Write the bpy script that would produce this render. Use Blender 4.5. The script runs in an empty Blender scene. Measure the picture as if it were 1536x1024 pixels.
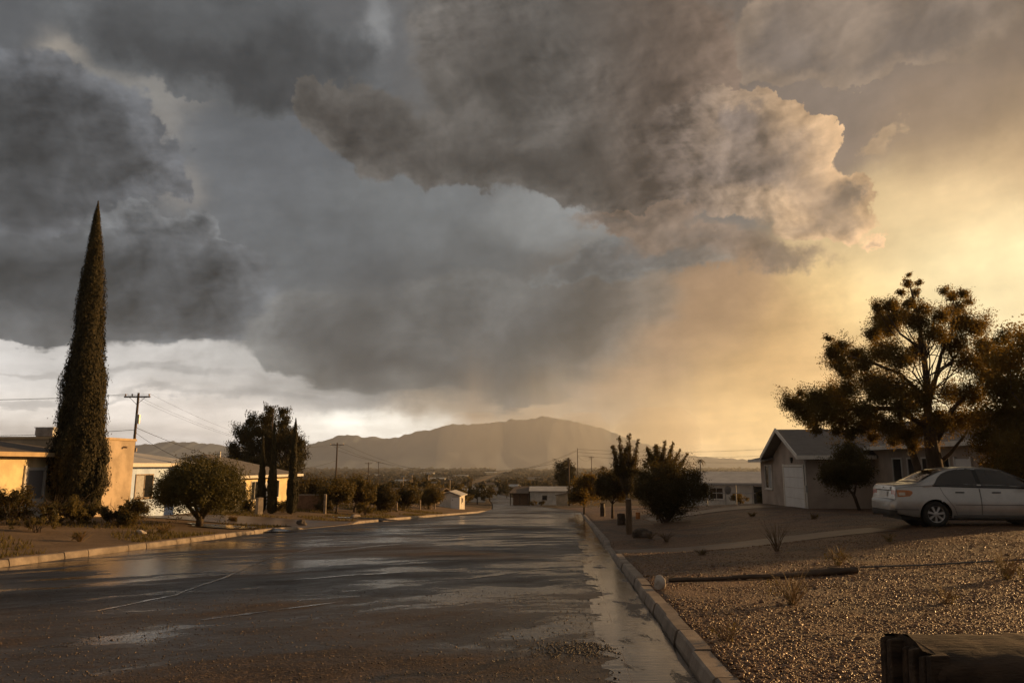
import bpy, math, random
import numpy as np
from mathutils import Vector, Matrix

D = bpy.data
scene = bpy.context.scene
COL = scene.collection
R = math.radians
rng = np.random.default_rng(7)
random.seed(7)

# ------------------------------------------------------------------ camera
FPX, CX, CY, HZ, CAMZ = 1067.0, 768.0, 512.0, 697.0, 1.4
PITCH = math.atan((HZ - CY) / FPX)
cam_d = D.cameras.new('camera'); cam_d.sensor_width = 36; cam_d.lens = 36 * FPX / 1536
cam_d.clip_start = 0.1; cam_d.clip_end = 60000
cam = D.objects.new('camera', cam_d); COL.objects.link(cam)
cam.location = (0, 0, CAMZ); cam.rotation_euler = (R(90) + PITCH, 0, 0)
scene.camera = cam


def ray(px, py):
    u = px - CX; v = CY - py
    return (u, FPX * math.cos(PITCH) - v * math.sin(PITCH), FPX * math.sin(PITCH) + v * math.cos(PITCH))


def W(px, py, Y):
    """The world point seen at photo pixel (px, py) at ground distance Y."""
    a, b, c = ray(px, py)
    return Vector((a / b * Y, Y, CAMZ + c / b * Y))


def ae(px, py):
    a, b, c = ray(px, py)
    return math.atan2(a, b) * 10.67, math.atan2(c, math.hypot(a, b)) * 10.67


def lin(c):
    return tuple((x / 255 / 12.92) if x <= 10 else ((x / 255 + .055) / 1.055) ** 2.4 for x in c)


# ------------------------------------------------------------------ sun
SUN_AZ, SUN_EL = R(66), R(10.5)      # azimuth measured from +Y towards +X
sd = D.lights.new('sun', 'SUN'); sd.energy = 5.0; sd.angle = R(0.6); sd.color = (1.0, 0.57, 0.22)
so = D.objects.new('sun', sd); COL.objects.link(so)
sdir = Vector((math.sin(SUN_AZ) * math.cos(SUN_EL), math.cos(SUN_AZ) * math.cos(SUN_EL), math.sin(SUN_EL)))
so.rotation_euler = sdir.to_track_quat('Z', 'Y').to_euler()

# ------------------------------------------------------------------ world
world = D.worlds.new('World'); scene.world = world; world.use_nodes = True
wt = world.node_tree; wt.nodes.clear()


class NB:
    """Builds math nodes in one node tree."""
    def __init__(s, nt): s.nt = nt
    def _in(s, sock, v):
        if isinstance(v, bpy.types.NodeSocket): s.nt.links.new(v, sock)
        elif isinstance(v, (int, float)):
            sock.default_value = v if sock.type == 'VALUE' else ((v, v, v) if sock.type == 'VECTOR' else (v, v, v, 1))
        else:
            v = tuple(v); sock.default_value = v if len(v) == len(sock.default_value) else v + (1,)
    def m(s, op, a, b=0.0, c=0.0, clamp=False):
        n = s.nt.nodes.new('ShaderNodeMath'); n.operation = op; n.use_clamp = clamp
        for k, v in enumerate((a, b, c)): s._in(n.inputs[k], v)
        return n.outputs[0]
    def v(s, op, a, b=(0, 0, 0), c=(0, 0, 0), scale=None):
        n = s.nt.nodes.new('ShaderNodeVectorMath'); n.operation = op
        s._in(n.inputs[0], a); s._in(n.inputs[1], b)
        if op == 'MULTIPLY_ADD': s._in(n.inputs[2], c)
        if scale is not None: s._in(n.inputs[3], scale)
        return n.outputs['Value'] if op in ('DOT_PRODUCT', 'LENGTH') else n.outputs[0]
    def xyz(s, x, y, z=0.0):
        n = s.nt.nodes.new('ShaderNodeCombineXYZ')
        for k, v in enumerate((x, y, z)): s._in(n.inputs[k], v)
        return n.outputs[0]
    def sep(s, v):
        n = s.nt.nodes.new('ShaderNodeSeparateXYZ'); s._in(n.inputs[0], v); return n.outputs
    def noise(s, vec, scale, detail=4, rough=.5, lac=2.0, dist=0.0, dim='3D'):
        n = s.nt.nodes.new('ShaderNodeTexNoise'); n.noise_dimensions = dim
        s._in(n.inputs['Vector'], vec); n.inputs['Scale'].default_value = scale
        n.inputs['Detail'].default_value = detail; n.inputs['Roughness'].default_value = rough
        n.inputs['Lacunarity'].default_value = lac; n.inputs['Distortion'].default_value = dist
        return n.outputs['Fac'], n.outputs['Color']
    def voro(s, vec, scale, feature='F1', rnd=1.0):
        n = s.nt.nodes.new('ShaderNodeTexVoronoi'); n.feature = feature
        s._in(n.inputs['Vector'], vec); n.inputs['Scale'].default_value = scale
        n.inputs['Randomness'].default_value = rnd
        return n.outputs
    def mr(s, x, a, b, lo=0.0, hi=1.0, smooth=True):
        n = s.nt.nodes.new('ShaderNodeMapRange'); n.interpolation_type = 'SMOOTHSTEP' if smooth else 'LINEAR'
        for k, v in enumerate((x, a, b, lo, hi)): s._in(n.inputs[k], v)
        return n.outputs[0]
    def mix(s, f, a, b, mode='MIX'):
        n = s.nt.nodes.new('ShaderNodeMix'); n.data_type = 'RGBA'; n.blend_type = mode
        s._in(n.inputs[0], f); s._in(n.inputs[6], a); s._in(n.inputs[7], b)
        return n.outputs[2]
    def ramp(s, f, stops):
        n = s.nt.nodes.new('ShaderNodeValToRGB'); e = n.color_ramp.elements
        while len(e) < len(stops): e.new(0.5)
        for k, (p, c) in enumerate(stops):
            e[k].position = p; e[k].color = tuple(c) + (1,) if len(c) == 3 else c
        s._in(n.inputs[0], f); return n.outputs[0]
    def gauss(s, p, px, py, sx, sy, rot=0.0):
        """A soft bump round the sky direction of photo pixel (px, py); sx, sy in hundreds of pixels."""
        cu, cv = ae(px, py)
        if rot:
            c, n = math.cos(R(rot)), math.sin(R(rot))
            q = s.v('SUBTRACT', p, (cu, cv, 0))
            a = s.v('DOT_PRODUCT', q, (c / sx, n / sx, 0)); b = s.v('DOT_PRODUCT', q, (-n / sy, c / sy, 0))
            d = s.m('MULTIPLY_ADD', a, a, s.m('MULTIPLY', b, b))
        else:
            q = s.v('MULTIPLY_ADD', p, (1 / sx, 1 / sy, 0), (-cu / sx, -cv / sy, 0))
            d = s.v('DOT_PRODUCT', q, q)
        return s.m('POWER', 0.3679, d)


def build_sky():
    b = NB(wt)
    tc = wt.nodes.new('ShaderNodeTexCoord')
    d = b.v('NORMALIZE', tc.outputs['Generated'])
    x, y, z = b.sep(d)
    az = b.m('MULTIPLY', b.m('ARCTAN2', x, y), 10.67)
    el = b.m('MULTIPLY', b.m('ARCSINE', z), 10.67)
    p = b.xyz(az, el)
    # coordinates on a flat cloud deck, so that the texture flattens towards the horizon
    zz = b.m('ADD', b.m('MAXIMUM', z, 0.0), 0.13)
    deck = b.v('SCALE', b.xyz(x, y, 0.0), scale=b.m('DIVIDE', 1.0, zz))
    deck = b.v('ADD', deck, (3.1, 7.7, 0.4))
    n1 = b.noise(p, .42, 3, .5)[1]
    n2 = b.noise(b.v('ADD', p, (5.3, 1.7, 2.0)), 1.35, 11, .64)[1]
    w1 = b.v('SUBTRACT', n1, (.5, .5, .5)); w2 = b.v('SUBTRACT', n2, (.5, .5, .5))
    pw = b.v('MULTIPLY_ADD', w1, (1.5, 1.0, 0), p)
    pw = b.v('MULTIPLY_ADD', w2, (.55, .42, 0), pw)
    pe = b.v('MULTIPLY_ADD', w2, (1.3, 1.05, 0), b.v('MULTIPLY_ADD', w1, (.9, .6, 0), p))          # for crisp cumulus edges
    nd, ndc = b.noise(deck, 1.15, 8, .55)
    n3 = b.noise(b.v('ADD', p, (2.0, 8.0, 5.0)), .8, 7, .55)[0]
    pd = b.v('MULTIPLY_ADD', b.v('SUBTRACT', ndc, (.5, .5, .5)), (1.6, .8, 0), pw)
    acc = None; wsum = None
    for (px, py, sx, sy, c) in SKY_POINTS:
        w = b.gauss(pw, px, py, sx, sy)
        c = lin(c)
        if acc is None:
            acc = b.v('MULTIPLY_ADD', w, c, tuple(.012 * k for k in lin((104, 102, 100)))); wsum = b.m('ADD', w, .012)
        else:
            acc = b.v('MULTIPLY_ADD', w, c, acc); wsum = b.m('ADD', w, wsum)
    col = b.v('SCALE', acc, scale=b.m('DIVIDE', 1.0, wsum))
    # deck texture
    col = b.v('SCALE', col, scale=b.m('MULTIPLY', b.mr(nd, .3, .7, .8, 1.2, False), b.mr(n3, .3, .7, .86, 1.14, False)))
    # relief: noise fields compared with themselves a little nearer the sun
    def relief(q, sc, off, det, ro=.54):
        i = b.noise(b.v('ADD', q, (1.3, 4.2, .7)), sc, det, ro)[0]
        j = b.noise(b.v('ADD', q, (1.3 + off, 4.2 - off * .5, .7)), sc, det, ro)[0]
        return i, b.m('SUBTRACT', i, j)
    pr = b.v('MULTIPLY_ADD', w1, (1.2, .8, 0), b.v('MULTIPLY', p, (1.0, 1.45, 1.0)))
    nl, rl = relief(pr, .36, .55, 4)
    ns, rs = relief(pr, 1.05, .16, 5)
    nf, rf = relief(pr, 2.4, .07, 8, .56)
    rs = b.m('MULTIPLY', b.m('MULTIPLY_ADD', rf, .60, rs), b.mr(nl, .35, .62, .35, .95))
    col = b.v('SCALE', col, scale=b.m('MULTIPLY_ADD', rs, .6, b.m('MULTIPLY_ADD', rl, .5, 1.0)))
    soft = b.mr(b.noise(b.v('ADD', p, (9.0, 2.0, 0)), .5, 2, .5)[0], .36, .62)
    for cl in CLOUDS:
        f = None
        src = {'edge': pe, 'soft': pw, 'deck': pd}[cl['src']]
        for g in cl['g']:
            w = b.gauss(src, *g[:5]) if len(g) < 6 else b.gauss(src, *g[:4], rot=g[4])
            if len(g) == 6: w = b.m('MULTIPLY', w, g[5])
            f = w if f is None else b.m('ADD', f, w)
        t0, t1 = cl['t']
        top = b.m('MULTIPLY_ADD', soft, cl.get('soft', .5), t1)
        mask = b.mr(f, t0, top, 0, cl.get('op', 1.0))
        deep = b.mr(f, t0, cl['deep'])
        if 'lit' in cl: deep = b.m('MAXIMUM', deep, b.mr(az, cl['lit'][1], cl['lit'][0], 0, 1))
        cc = b.mix(deep, lin(cl['edge']), lin(cl['core']))
        r1, r2 = cl.get('rel', (3, 1.5))
        k = b.m('MULTIPLY_ADD', rl, r1, b.m('MULTIPLY_ADD', rs, r2, 1.0))
        k = b.m('MULTIPLY', k, b.mr(nl, .3, .7, .88, 1.12, False))
        cc = b.v('SCALE', cc, scale=b.m('MAXIMUM', k, .4))
        if 'warm' in cl:
            cc = b.mix(b.mr(az, *cl['warm'][:2]), cc, b.v('MULTIPLY', cc, cl['warm'][2]))
        if 'fade' in cl: mask = b.m('MULTIPLY', mask, b.mr(az, *cl['fade']))
        col = b.mix(mask, col, cc)
    # sun glow through the thin air at the right of the storm
    for (px, py, sx, sy, c, k) in GLOWS:
        g = b.m('MULTIPLY', b.gauss(pw, px, py, sx, sy), k)
        col = b.v('MULTIPLY_ADD', g, lin(c), col)
    # rain curtains, streaked along the vertical
    rn = b.noise(b.xyz(b.m('MULTIPLY_ADD', el, .04, az), 0.0, b.m('MULTIPLY', el, .03)), 2.2, 4, .55)[0]
    for (px, py, sx, sy, c, k) in RAIN:
        g = b.m('MULTIPLY', b.gauss(p, px, py, sx, sy), b.mr(rn, .35, .65, k * .55, k))
        col = b.mix(g, col, lin(c))
    # dim sky behind the camera, ground half dark
    back = b.mr(y, -.25, .25)
    col = b.mix(back, lin(BACK), col)
    st = wt.nodes.new('ShaderNodeTexSky'); st.sky_type = 'NISHITA'; st.sun_disc = False
    st.sun_elevation = SUN_EL; st.sun_rotation = SUN_AZ; st.air_density = 1.4; st.dust_density = 3.0
    # The clouds stand beyond the hazy air: what the air scatters towards the eye is taken off
    # and what it swallows is given back, so that the sky seen through it has the colours above.
    path = b.m('MINIMUM', b.m('DIVIDE', HAZE_TOP, b.m('MAXIMUM', z, .01)), 6000.0)
    tr = b.m('POWER', 2.71828, b.m('MULTIPLY', path, -HAZE))
    g = HAZE_G; cs = b.v('DOT_PRODUCT', d, tuple(sdir))
    ph = b.m('DIVIDE', (1 - g * g) / 12.566, b.m('POWER', b.m('MULTIPLY_ADD', cs, -2 * g, 1 + g * g), 1.5))
    lit = b.m('MULTIPLY', b.m('MULTIPLY', ph, b.m('SUBTRACT', 1.0, tr)), 5.0 * .48 * math.exp(-.6 * HAZE * HAZE_TOP / math.sin(SUN_EL)))
    col = b.v('SCALE', col, scale=2 ** -EXPOSURE)
    low = b.v('SCALE', col, scale=.10)
    col = b.v('SUBTRACT', col, b.v('SCALE', tuple(sd.color), scale=lit))
    col = b.v('SUBTRACT', col, b.v('SCALE', (.05, .05, .05), scale=b.m('SUBTRACT', 1.0, tr)))
    col = b.v('MAXIMUM', col, low)
    bright = b.v('SCALE', col, scale=b.m('DIVIDE', 1 / SKY_STRENGTH, tr))
    out = b.mix(0.97, st.outputs[0], bright)            # the overcast covers nearly all of the clear sky
    bg = wt.nodes.new('ShaderNodeBackground'); wt.links.new(out, bg.inputs[0]); bg.inputs[1].default_value = SKY_STRENGTH
    wo = wt.nodes.new('ShaderNodeOutputWorld'); wt.links.new(bg.outputs[0], wo.inputs[0])
    world.cycles.sampling_method = 'MANUAL'; world.cycles.sample_map_resolution = 512


SKY_STRENGTH = 0.1
HAZE, HAZE_TOP, HAZE_G = 0.00012, 345.0, .4
EXPOSURE = 0.35
BACK = (122, 114, 106)
# photo pixel, spread (hundreds of px), colour of the overcast there
SKY_POINTS = [
    (20, 40, .7, .5, (92, 94, 97)), (300, 40, 1.2, .6, (92, 94, 96)), (110, 190, .8, .5, (92, 94, 98)),
    (98, 72, .22, .22, (176, 166, 152)), (160, 105, .3, .12, (140, 137, 132)), (245, 125, .22, .14, (150, 147, 142)),
    (262, 225, .22, .5, (150, 146, 141)), (290, 290, .25, .2, (158, 152, 145)),
    (60, 330, .9, .6, (86, 88, 91)), (200, 400, 1.1, .6, (90, 92, 95)), (350, 280, .7, .6, (112, 115, 119)),
    (430, 190, .7, .5, (104, 107, 111)), (480, 60, .8, .6, (96, 97, 99)), (572, 40, .14, .3, (134, 135, 136)),
    (470, 380, 1.0, .7, (100, 103, 106)), (600, 320, .9, .5, (114, 117, 119)), (600, 470, 1.2, .7, (88, 89, 91)),
    (720, 400, 1.0, .5, (104, 106, 107)), (820, 340, .75, .25, (136, 138, 138)), (760, 520, 1.1, .5, (98, 95, 92)),
    (900, 450, .9, .7, (110, 103, 96)), (960, 540, .9, .5, (150, 124, 100)), (1050, 470, .9, .5, (168, 136, 106)),
    (860, 600, .9, .3, (150, 132, 114)), (1060, 620, 1.0, .5, (218, 178, 124)), (1180, 520, .8, .6, (212, 171, 118)),
    (1160, 640, .8, .4, (238, 198, 136)), (1290, 470, .7, .6, (242, 206, 144)), (1450, 420, .9, .8, (252, 230, 178)),
    (1530, 560, .8, .8, (255, 236, 188)), (1380, 330, .8, .5, (228, 197, 148)), (1500, 250, .8, .6, (200, 168, 128)),
    (1420, 180, .9, .5, (146, 125, 106)), (1250, 200, .7, .6, (122, 108, 97)), (1300, 60, 1.2, .7, (122, 109, 99)),
    (1500, 60, .8, .6, (124, 109, 97)), (1050, 60, .8, .6, (116, 105, 96)), (850, 60, 1.0, .7, (90, 87, 83)),
    (30, 520, .9, .35, (208, 204, 200)), (200, 550, 1.2, .35, (202, 198, 194)), (380, 560, 1.0, .3, (182, 179, 175)),
    (60, 610, 1.0, .4, (230, 221, 211)), (300, 620, 1.1, .4, (224, 214, 204)), (480, 580, .8, .25, (158, 155, 151)),
    (560, 640, 1.0, .18, (255, 249, 236)), (200, 690, 1.2, .25, (208, 200, 193)), (430, 645, .6, .2, (244, 234, 221)),
    (700, 590, .7, .25, (138, 129, 119)), (760, 615, .8, .2, (196, 176, 152)),
    (100, 800, 1.5, .8, (200, 193, 186)), (450, 800, 1.5, .8, (210, 200, 190)), (800, 780, 1.3, .9, (196, 170, 136)),
    (1100, 800, 1.3, .9, (226, 194, 148)), (1450, 800, 1.3, .9, (244, 216, 166)),
]
CLOUDS = [
    # dark sheet along the top left, reaching down to the central cloud
    dict(src='edge', g=[(320, 0, 1.9, .6), (470, 70, .8, .5), (390, 110, .9, .35), (470, 150, .6, .25), (170, 20, .8, .4), (330, 130, .8, .25), (560, 110, .6, .5), (250, 80, .9, .3)],
         t=(.5, .55), soft=.7, deep=2.0, edge=(96, 98, 100), core=(70, 71, 73), op=.95, rel=(1.6, 1.6)),
    # left storm shelf, ragged right edge
    dict(src='edge', g=[(-20, 150, 1.8, .8), (120, 180, 1.0, .65), (175, 230, .75, .45), (232, 268, .36, .2), (60, 240, 1.6, .5), (30, 320, 1.4, .4)],
         t=(.5, .545), soft=.25, deep=2.0, edge=(104, 106, 110), core=(70, 71, 73), op=.95, rel=(2.8, 2.2)),
    dict(src='edge', g=[(250, 350, .6, .25), (325, 390, .42, .26), (180, 360, .9, .35), (300, 330, .3, .16), (345, 415, .3, .2)],
         t=(.5, .54), soft=.3, deep=1.7, edge=(118, 120, 122), core=(88, 90, 93), op=.85, rel=(3.2, 2.8)),
    dict(src='deck', g=[(20, 410, 2.0, .6), (250, 440, 1.5, .45), (335, 477, .9, .22), (130, 450, 1.4, .42), (300, 410, .8, .4)],
         t=(.42, .50), soft=.35, deep=1.9, edge=(98, 100, 103), core=(74, 76, 79), op=.94, rel=(2.4, 2.0)),
    # torn streaks under the left clouds
    dict(src='deck', g=[(160, 545, 1.6, .10), (330, 560, 1.2, .12), (420, 590, .9, .10), (60, 575, .9, .08), (260, 590, 1.0, .07), (500, 600, .6, .1)],
         t=(.4, .75), soft=.5, deep=1.4, edge=(180, 175, 170), core=(160, 157, 154), op=.6, rel=(0, 1.5)),
    # lower central base, where the rain falls from
    dict(src='deck', g=[(640, 490, 1.8, .75), (840, 510, 1.6, .7), (560, 550, .8, .3), (720, 572, 1.3, .3), (930, 430, .9, .6), (480, 500, .8, .5)],
         t=(.4, .55), soft=.7, deep=2.0, edge=(108, 108, 107), core=(84, 84, 85), op=.85, rel=(1.6, 1.4), warm=(.3, 3.4, (1.9, 1.5, 1.15))),
    # blue-grey scud beneath the main cloud
    dict(src='edge', g=[(960, 370, .8, .35), (900, 400, .7, .3), (1050, 390, .6, .25), (850, 420, .5, .2)],
         t=(.45, .54), soft=.4, deep=1.3, edge=(116, 118, 118), core=(98, 98, 98), op=.85, rel=(1.5, 1.8), warm=(1.5, 4.5, (1.5, 1.2, .95))),
    # upper right layer
    dict(src='edge', g=[(1250, 0, 1.9, .6), (1480, 20, 1.6, .6), (1160, 60, .5, .4), (1210, 80, .3, .2), (1350, 75, .9, .25)],
         t=(.5, .55), soft=.5, deep=1.8, edge=(146, 128, 111), core=(114, 103, 95), op=.8, rel=(2.2, 1.6)),
    # the great dark cloud in the middle
    dict(src='edge', g=[(700, 60, 1.1, 1.0), (860, 170, 1.7, .9), (540, 195, .7, .45), (500, 150, .6, .4), (620, 235, .9, .4), (800, 255, 1.6, .36),
                        (1000, 285, 1.5, .42), (1020, 110, 1.1, .9), (900, -20, 1.7, .8)],
         t=(.5, .54), soft=.25, deep=1.9, edge=(98, 94, 90), core=(66, 62, 59), op=.97, rel=(2.4, 2.4), warm=(.4, 3.8, (1.75, 1.36, 1.12))),
    # its sunlit cumulus shoulder
    dict(src='edge', g=[(1050, 210, 1.3, .8), (1190, 240, .8, .55), (1270, 290, .5, .3), (1000, 280, 1.5, .5), (1230, 335, .8, .24),
                        (1110, 165, .4, .32), (1305, 285, .22, .16), (1300, 362, .26, .1)],
         t=(.5, .54), soft=.15, deep=1.7, edge=(168, 142, 115), core=(108, 96, 88), op=.95, rel=(3.2, 3.6), lit=(2.4, 4.6), warm=(3.4, 5.4, (2.0, 1.85, 1.6)), fade=(1.2, 2.9)),
    # shaded band under the shoulder
    dict(src='edge', g=[(1040, 362, 1.3, .25), (1170, 388, .9, .24), (930, 325, 1.1, .2)],
         t=(.45, .54), soft=.5, deep=1.3, edge=(132, 113, 98), core=(100, 89, 81), op=.88, rel=(2, 2.0), warm=(3.2, 6.0, (1.6, 1.45, 1.2))),
    # small torn puff
    dict(src='edge', g=[(1340, 215, .34, .22)], t=(.5, .8), soft=.2, deep=1.3, edge=(190, 161, 127), core=(164, 138, 112), op=.8, rel=(0, 3)),
]
GLOWS = [(1600, 450, 1.6, 1.3, (130, 116, 92), .35)]
RAIN = [(715, 610, .28, .6, (160, 140, 120), .55), (830, 610, .7, .55, (186, 160, 130), .45), (1000, 620, 1.1, .7, (212, 179, 138), .5)]


# ------------------------------------------------------------------ object helpers
def tag(o, label=None, cat=None, group=None, kind=None):
    if label: o['label'] = label
    if cat: o['category'] = cat
    if group: o['group'] = group
    if kind: o['kind'] = kind
    return o


def thing(name, label, cat, loc, rz=0.0, group=None):
    o = D.objects.new(name, None); o.empty_display_size = .2; COL.objects.link(o)
    o.location = loc; o.rotation_euler = (0, 0, rz)
    return tag(o, label, cat, group)


def link(name, me, mats, parent=None, loc=None, rz=0.0):
    o = D.objects.new(name, me); COL.objects.link(o)
    for m in (mats if isinstance(mats, (list, tuple)) else [mats]): me.materials.append(m)
    if parent is not None: o.parent = parent
    if loc is not None: o.location = loc
    if rz: o.rotation_euler = (0, 0, rz)
    return o


def copy_tree(o, parent=None):
    c = o.copy(); COL.objects.link(c)
    if parent is not None: c.parent = parent
    for ch in list(o.children): copy_tree(ch, c)
    return c


def np_mesh(name, verts, faces, smooth=False):
    """Mesh from an Nx3 array and an MxK array of indices (all faces with K corners)."""
    me = D.meshes.new(name); verts = np.asarray(verts, np.float32); faces = np.asarray(faces, np.int32)
    me.vertices.add(len(verts)); me.vertices.foreach_set('co', verts.ravel())
    k = faces.shape[1]; me.loops.add(faces.size); me.loops.foreach_set('vertex_index', faces.ravel())
    me.polygons.add(len(faces)); me.polygons.foreach_set('loop_start', np.arange(len(faces), dtype=np.int32) * k)
    me.polygons.foreach_set('loop_total', np.full(len(faces), k, np.int32))
    me.polygons.foreach_set('use_smooth', np.full(len(faces), smooth))
    me.update(calc_edges=True); me.validate(); return me


class MB:
    """Collects boxes, bars, tubes and polygons into one mesh."""
    def __init__(s): s.v = []; s.f = []
    def poly(s, pts):
        n = len(s.v); s.v += [tuple(p) for p in pts]; s.f.append(tuple(range(n, n + len(pts)))); return s
    def hexa(s, p):
        """p: 4 bottom then 4 top corners, counter-clockwise from above."""
        n = len(s.v); s.v += [tuple(q) for q in p]
        for f in ((3, 2, 1, 0), (4, 5, 6, 7), (0, 1, 5, 4), (1, 2, 6, 5), (2, 3, 7, 6), (3, 0, 4, 7)):
            s.f.append(tuple(n + i for i in f))
        return s
    def box(s, x0, x1, y0, y1, z0, z1):
        return s.hexa([(x0, y0, z0), (x1, y0, z0), (x1, y1, z0), (x0, y1, z0), (x0, y0, z1), (x1, y0, z1), (x1, y1, z1), (x0, y1, z1)])
    def tube(s, pts, rad, n=8, cap=True, jitter=0.0):
        pts = [Vector(p) for p in pts]
        if not isinstance(rad, (list, tuple)): rad = [rad] * len(pts)
        rings = []; ref = None
        for i, p in enumerate(pts):
            t = (pts[min(i + 1, len(pts) - 1)] - pts[max(i - 1, 0)]).normalized()
            if ref is None: ref = Vector((1, 0, 0)) if abs(t.x) < .9 else Vector((0, 1, 0))
            a = (ref - t * ref.dot(t)).normalized(); ref = a; b_ = t.cross(a)
            base = len(s.v)
            for k in range(n):
                g = 2 * math.pi * k / n; r = rad[i] * (1 + jitter * random.uniform(-1, 1))
                s.v.append(tuple(p + (a * math.cos(g) + b_ * math.sin(g)) * r))
            rings.append(base)
        for i in range(len(rings) - 1):
            for k in range(n):
                s.f.append((rings[i] + k, rings[i] + (k + 1) % n, rings[i + 1] + (k + 1) % n, rings[i + 1] + k))
        if cap:
            s.f.append(tuple(rings[0] + k for k in reversed(range(n)))); s.f.append(tuple(rings[-1] + k for k in range(n)))
        return s
    def grid(s, rows):
        """rows: list of equally long point lists."""
        n0 = len(s.v); k = len(rows[0])
        for r in rows: s.v += [tuple(p) for p in r]
        for i in range(len(rows) - 1):
            for j in range(k - 1):
                a = n0 + i * k + j; s.f.append((a, a + 1, a + k + 1, a + k))
        return s
    def build(s, name, mats, parent=None, loc=None, rz=0.0, smooth=False, bevel=0.0):
        me = D.meshes.new(name); me.from_pydata(s.v, [], s.f)
        if smooth: me.polygons.foreach_set('use_smooth', [True] * len(me.polygons))
        me.update(); o = link(name, me, mats, parent, loc, rz)
        if bevel:
            m = o.modifiers.new('bevel', 'BEVEL'); m.width = bevel; m.segments = 2; m.limit_method = 'ANGLE'
        return o


# ------------------------------------------------------------------ materials
def new_mat(name):
    m = D.materials.new(name); m.use_nodes = True; nt = m.node_tree
    return m, nt, NB(nt), nt.nodes['Principled BSDF']


def mat(name, c, rough=.8, var=.18, scale=2.0, bump=.15, bscale=30, spec=.35, metal=0.0, c2=None, bdist=.01, stretch=(1, 1, 1)):
    m, nt, b, p = new_mat(name)
    tc = nt.nodes.new('ShaderNodeTexCoord'); co = b.v('MULTIPLY', tc.outputs['Object'], stretch)
    f = b.noise(co, scale, 6, .6)[0]
    if c2 is None: c2 = tuple(k * (1 - var) for k in c); c = tuple(min(1, k * (1 + var)) for k in c)
    nt.links.new(b.mix(b.mr(f, .35, .65), c2, c), p.inputs['Base Color'])
    p.inputs['Roughness'].default_value = rough; p.inputs['Specular IOR Level'].default_value = spec; p.inputs['Metallic'].default_value = metal
    if bump:
        bn = nt.nodes.new('ShaderNodeBump'); bn.inputs['Strength'].default_value = bump; bn.inputs['Distance'].default_value = bdist
        nt.links.new(b.noise(co, bscale, 5, .6)[0], bn.inputs['Height']); nt.links.new(bn.outputs[0], p.inputs['Normal'])
    return m


def leaf_mat(name, c, c2, trans, tw=.35, rough=.55):
    m, nt, b, p = new_mat(name)
    g = nt.nodes.new('ShaderNodeNewGeometry'); r = g.outputs['Random Per Island']
    nt.links.new(b.mix(r, c, c2), p.inputs['Base Color']); p.inputs['Roughness'].default_value = rough
    p.inputs['Specular IOR Level'].default_value = .25
    t = nt.nodes.new('ShaderNodeBsdfTranslucent'); t.inputs[0].default_value = tuple(trans) + (1,)
    mx = nt.nodes.new('ShaderNodeMixShader'); mx.inputs[0].default_value = tw
    nt.links.new(p.outputs[0], mx.inputs[1]); nt.links.new(t.outputs[0], mx.inputs[2])
    nt.links.new(mx.outputs[0], nt.nodes['Material Output'].inputs[0])
    return m


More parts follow.
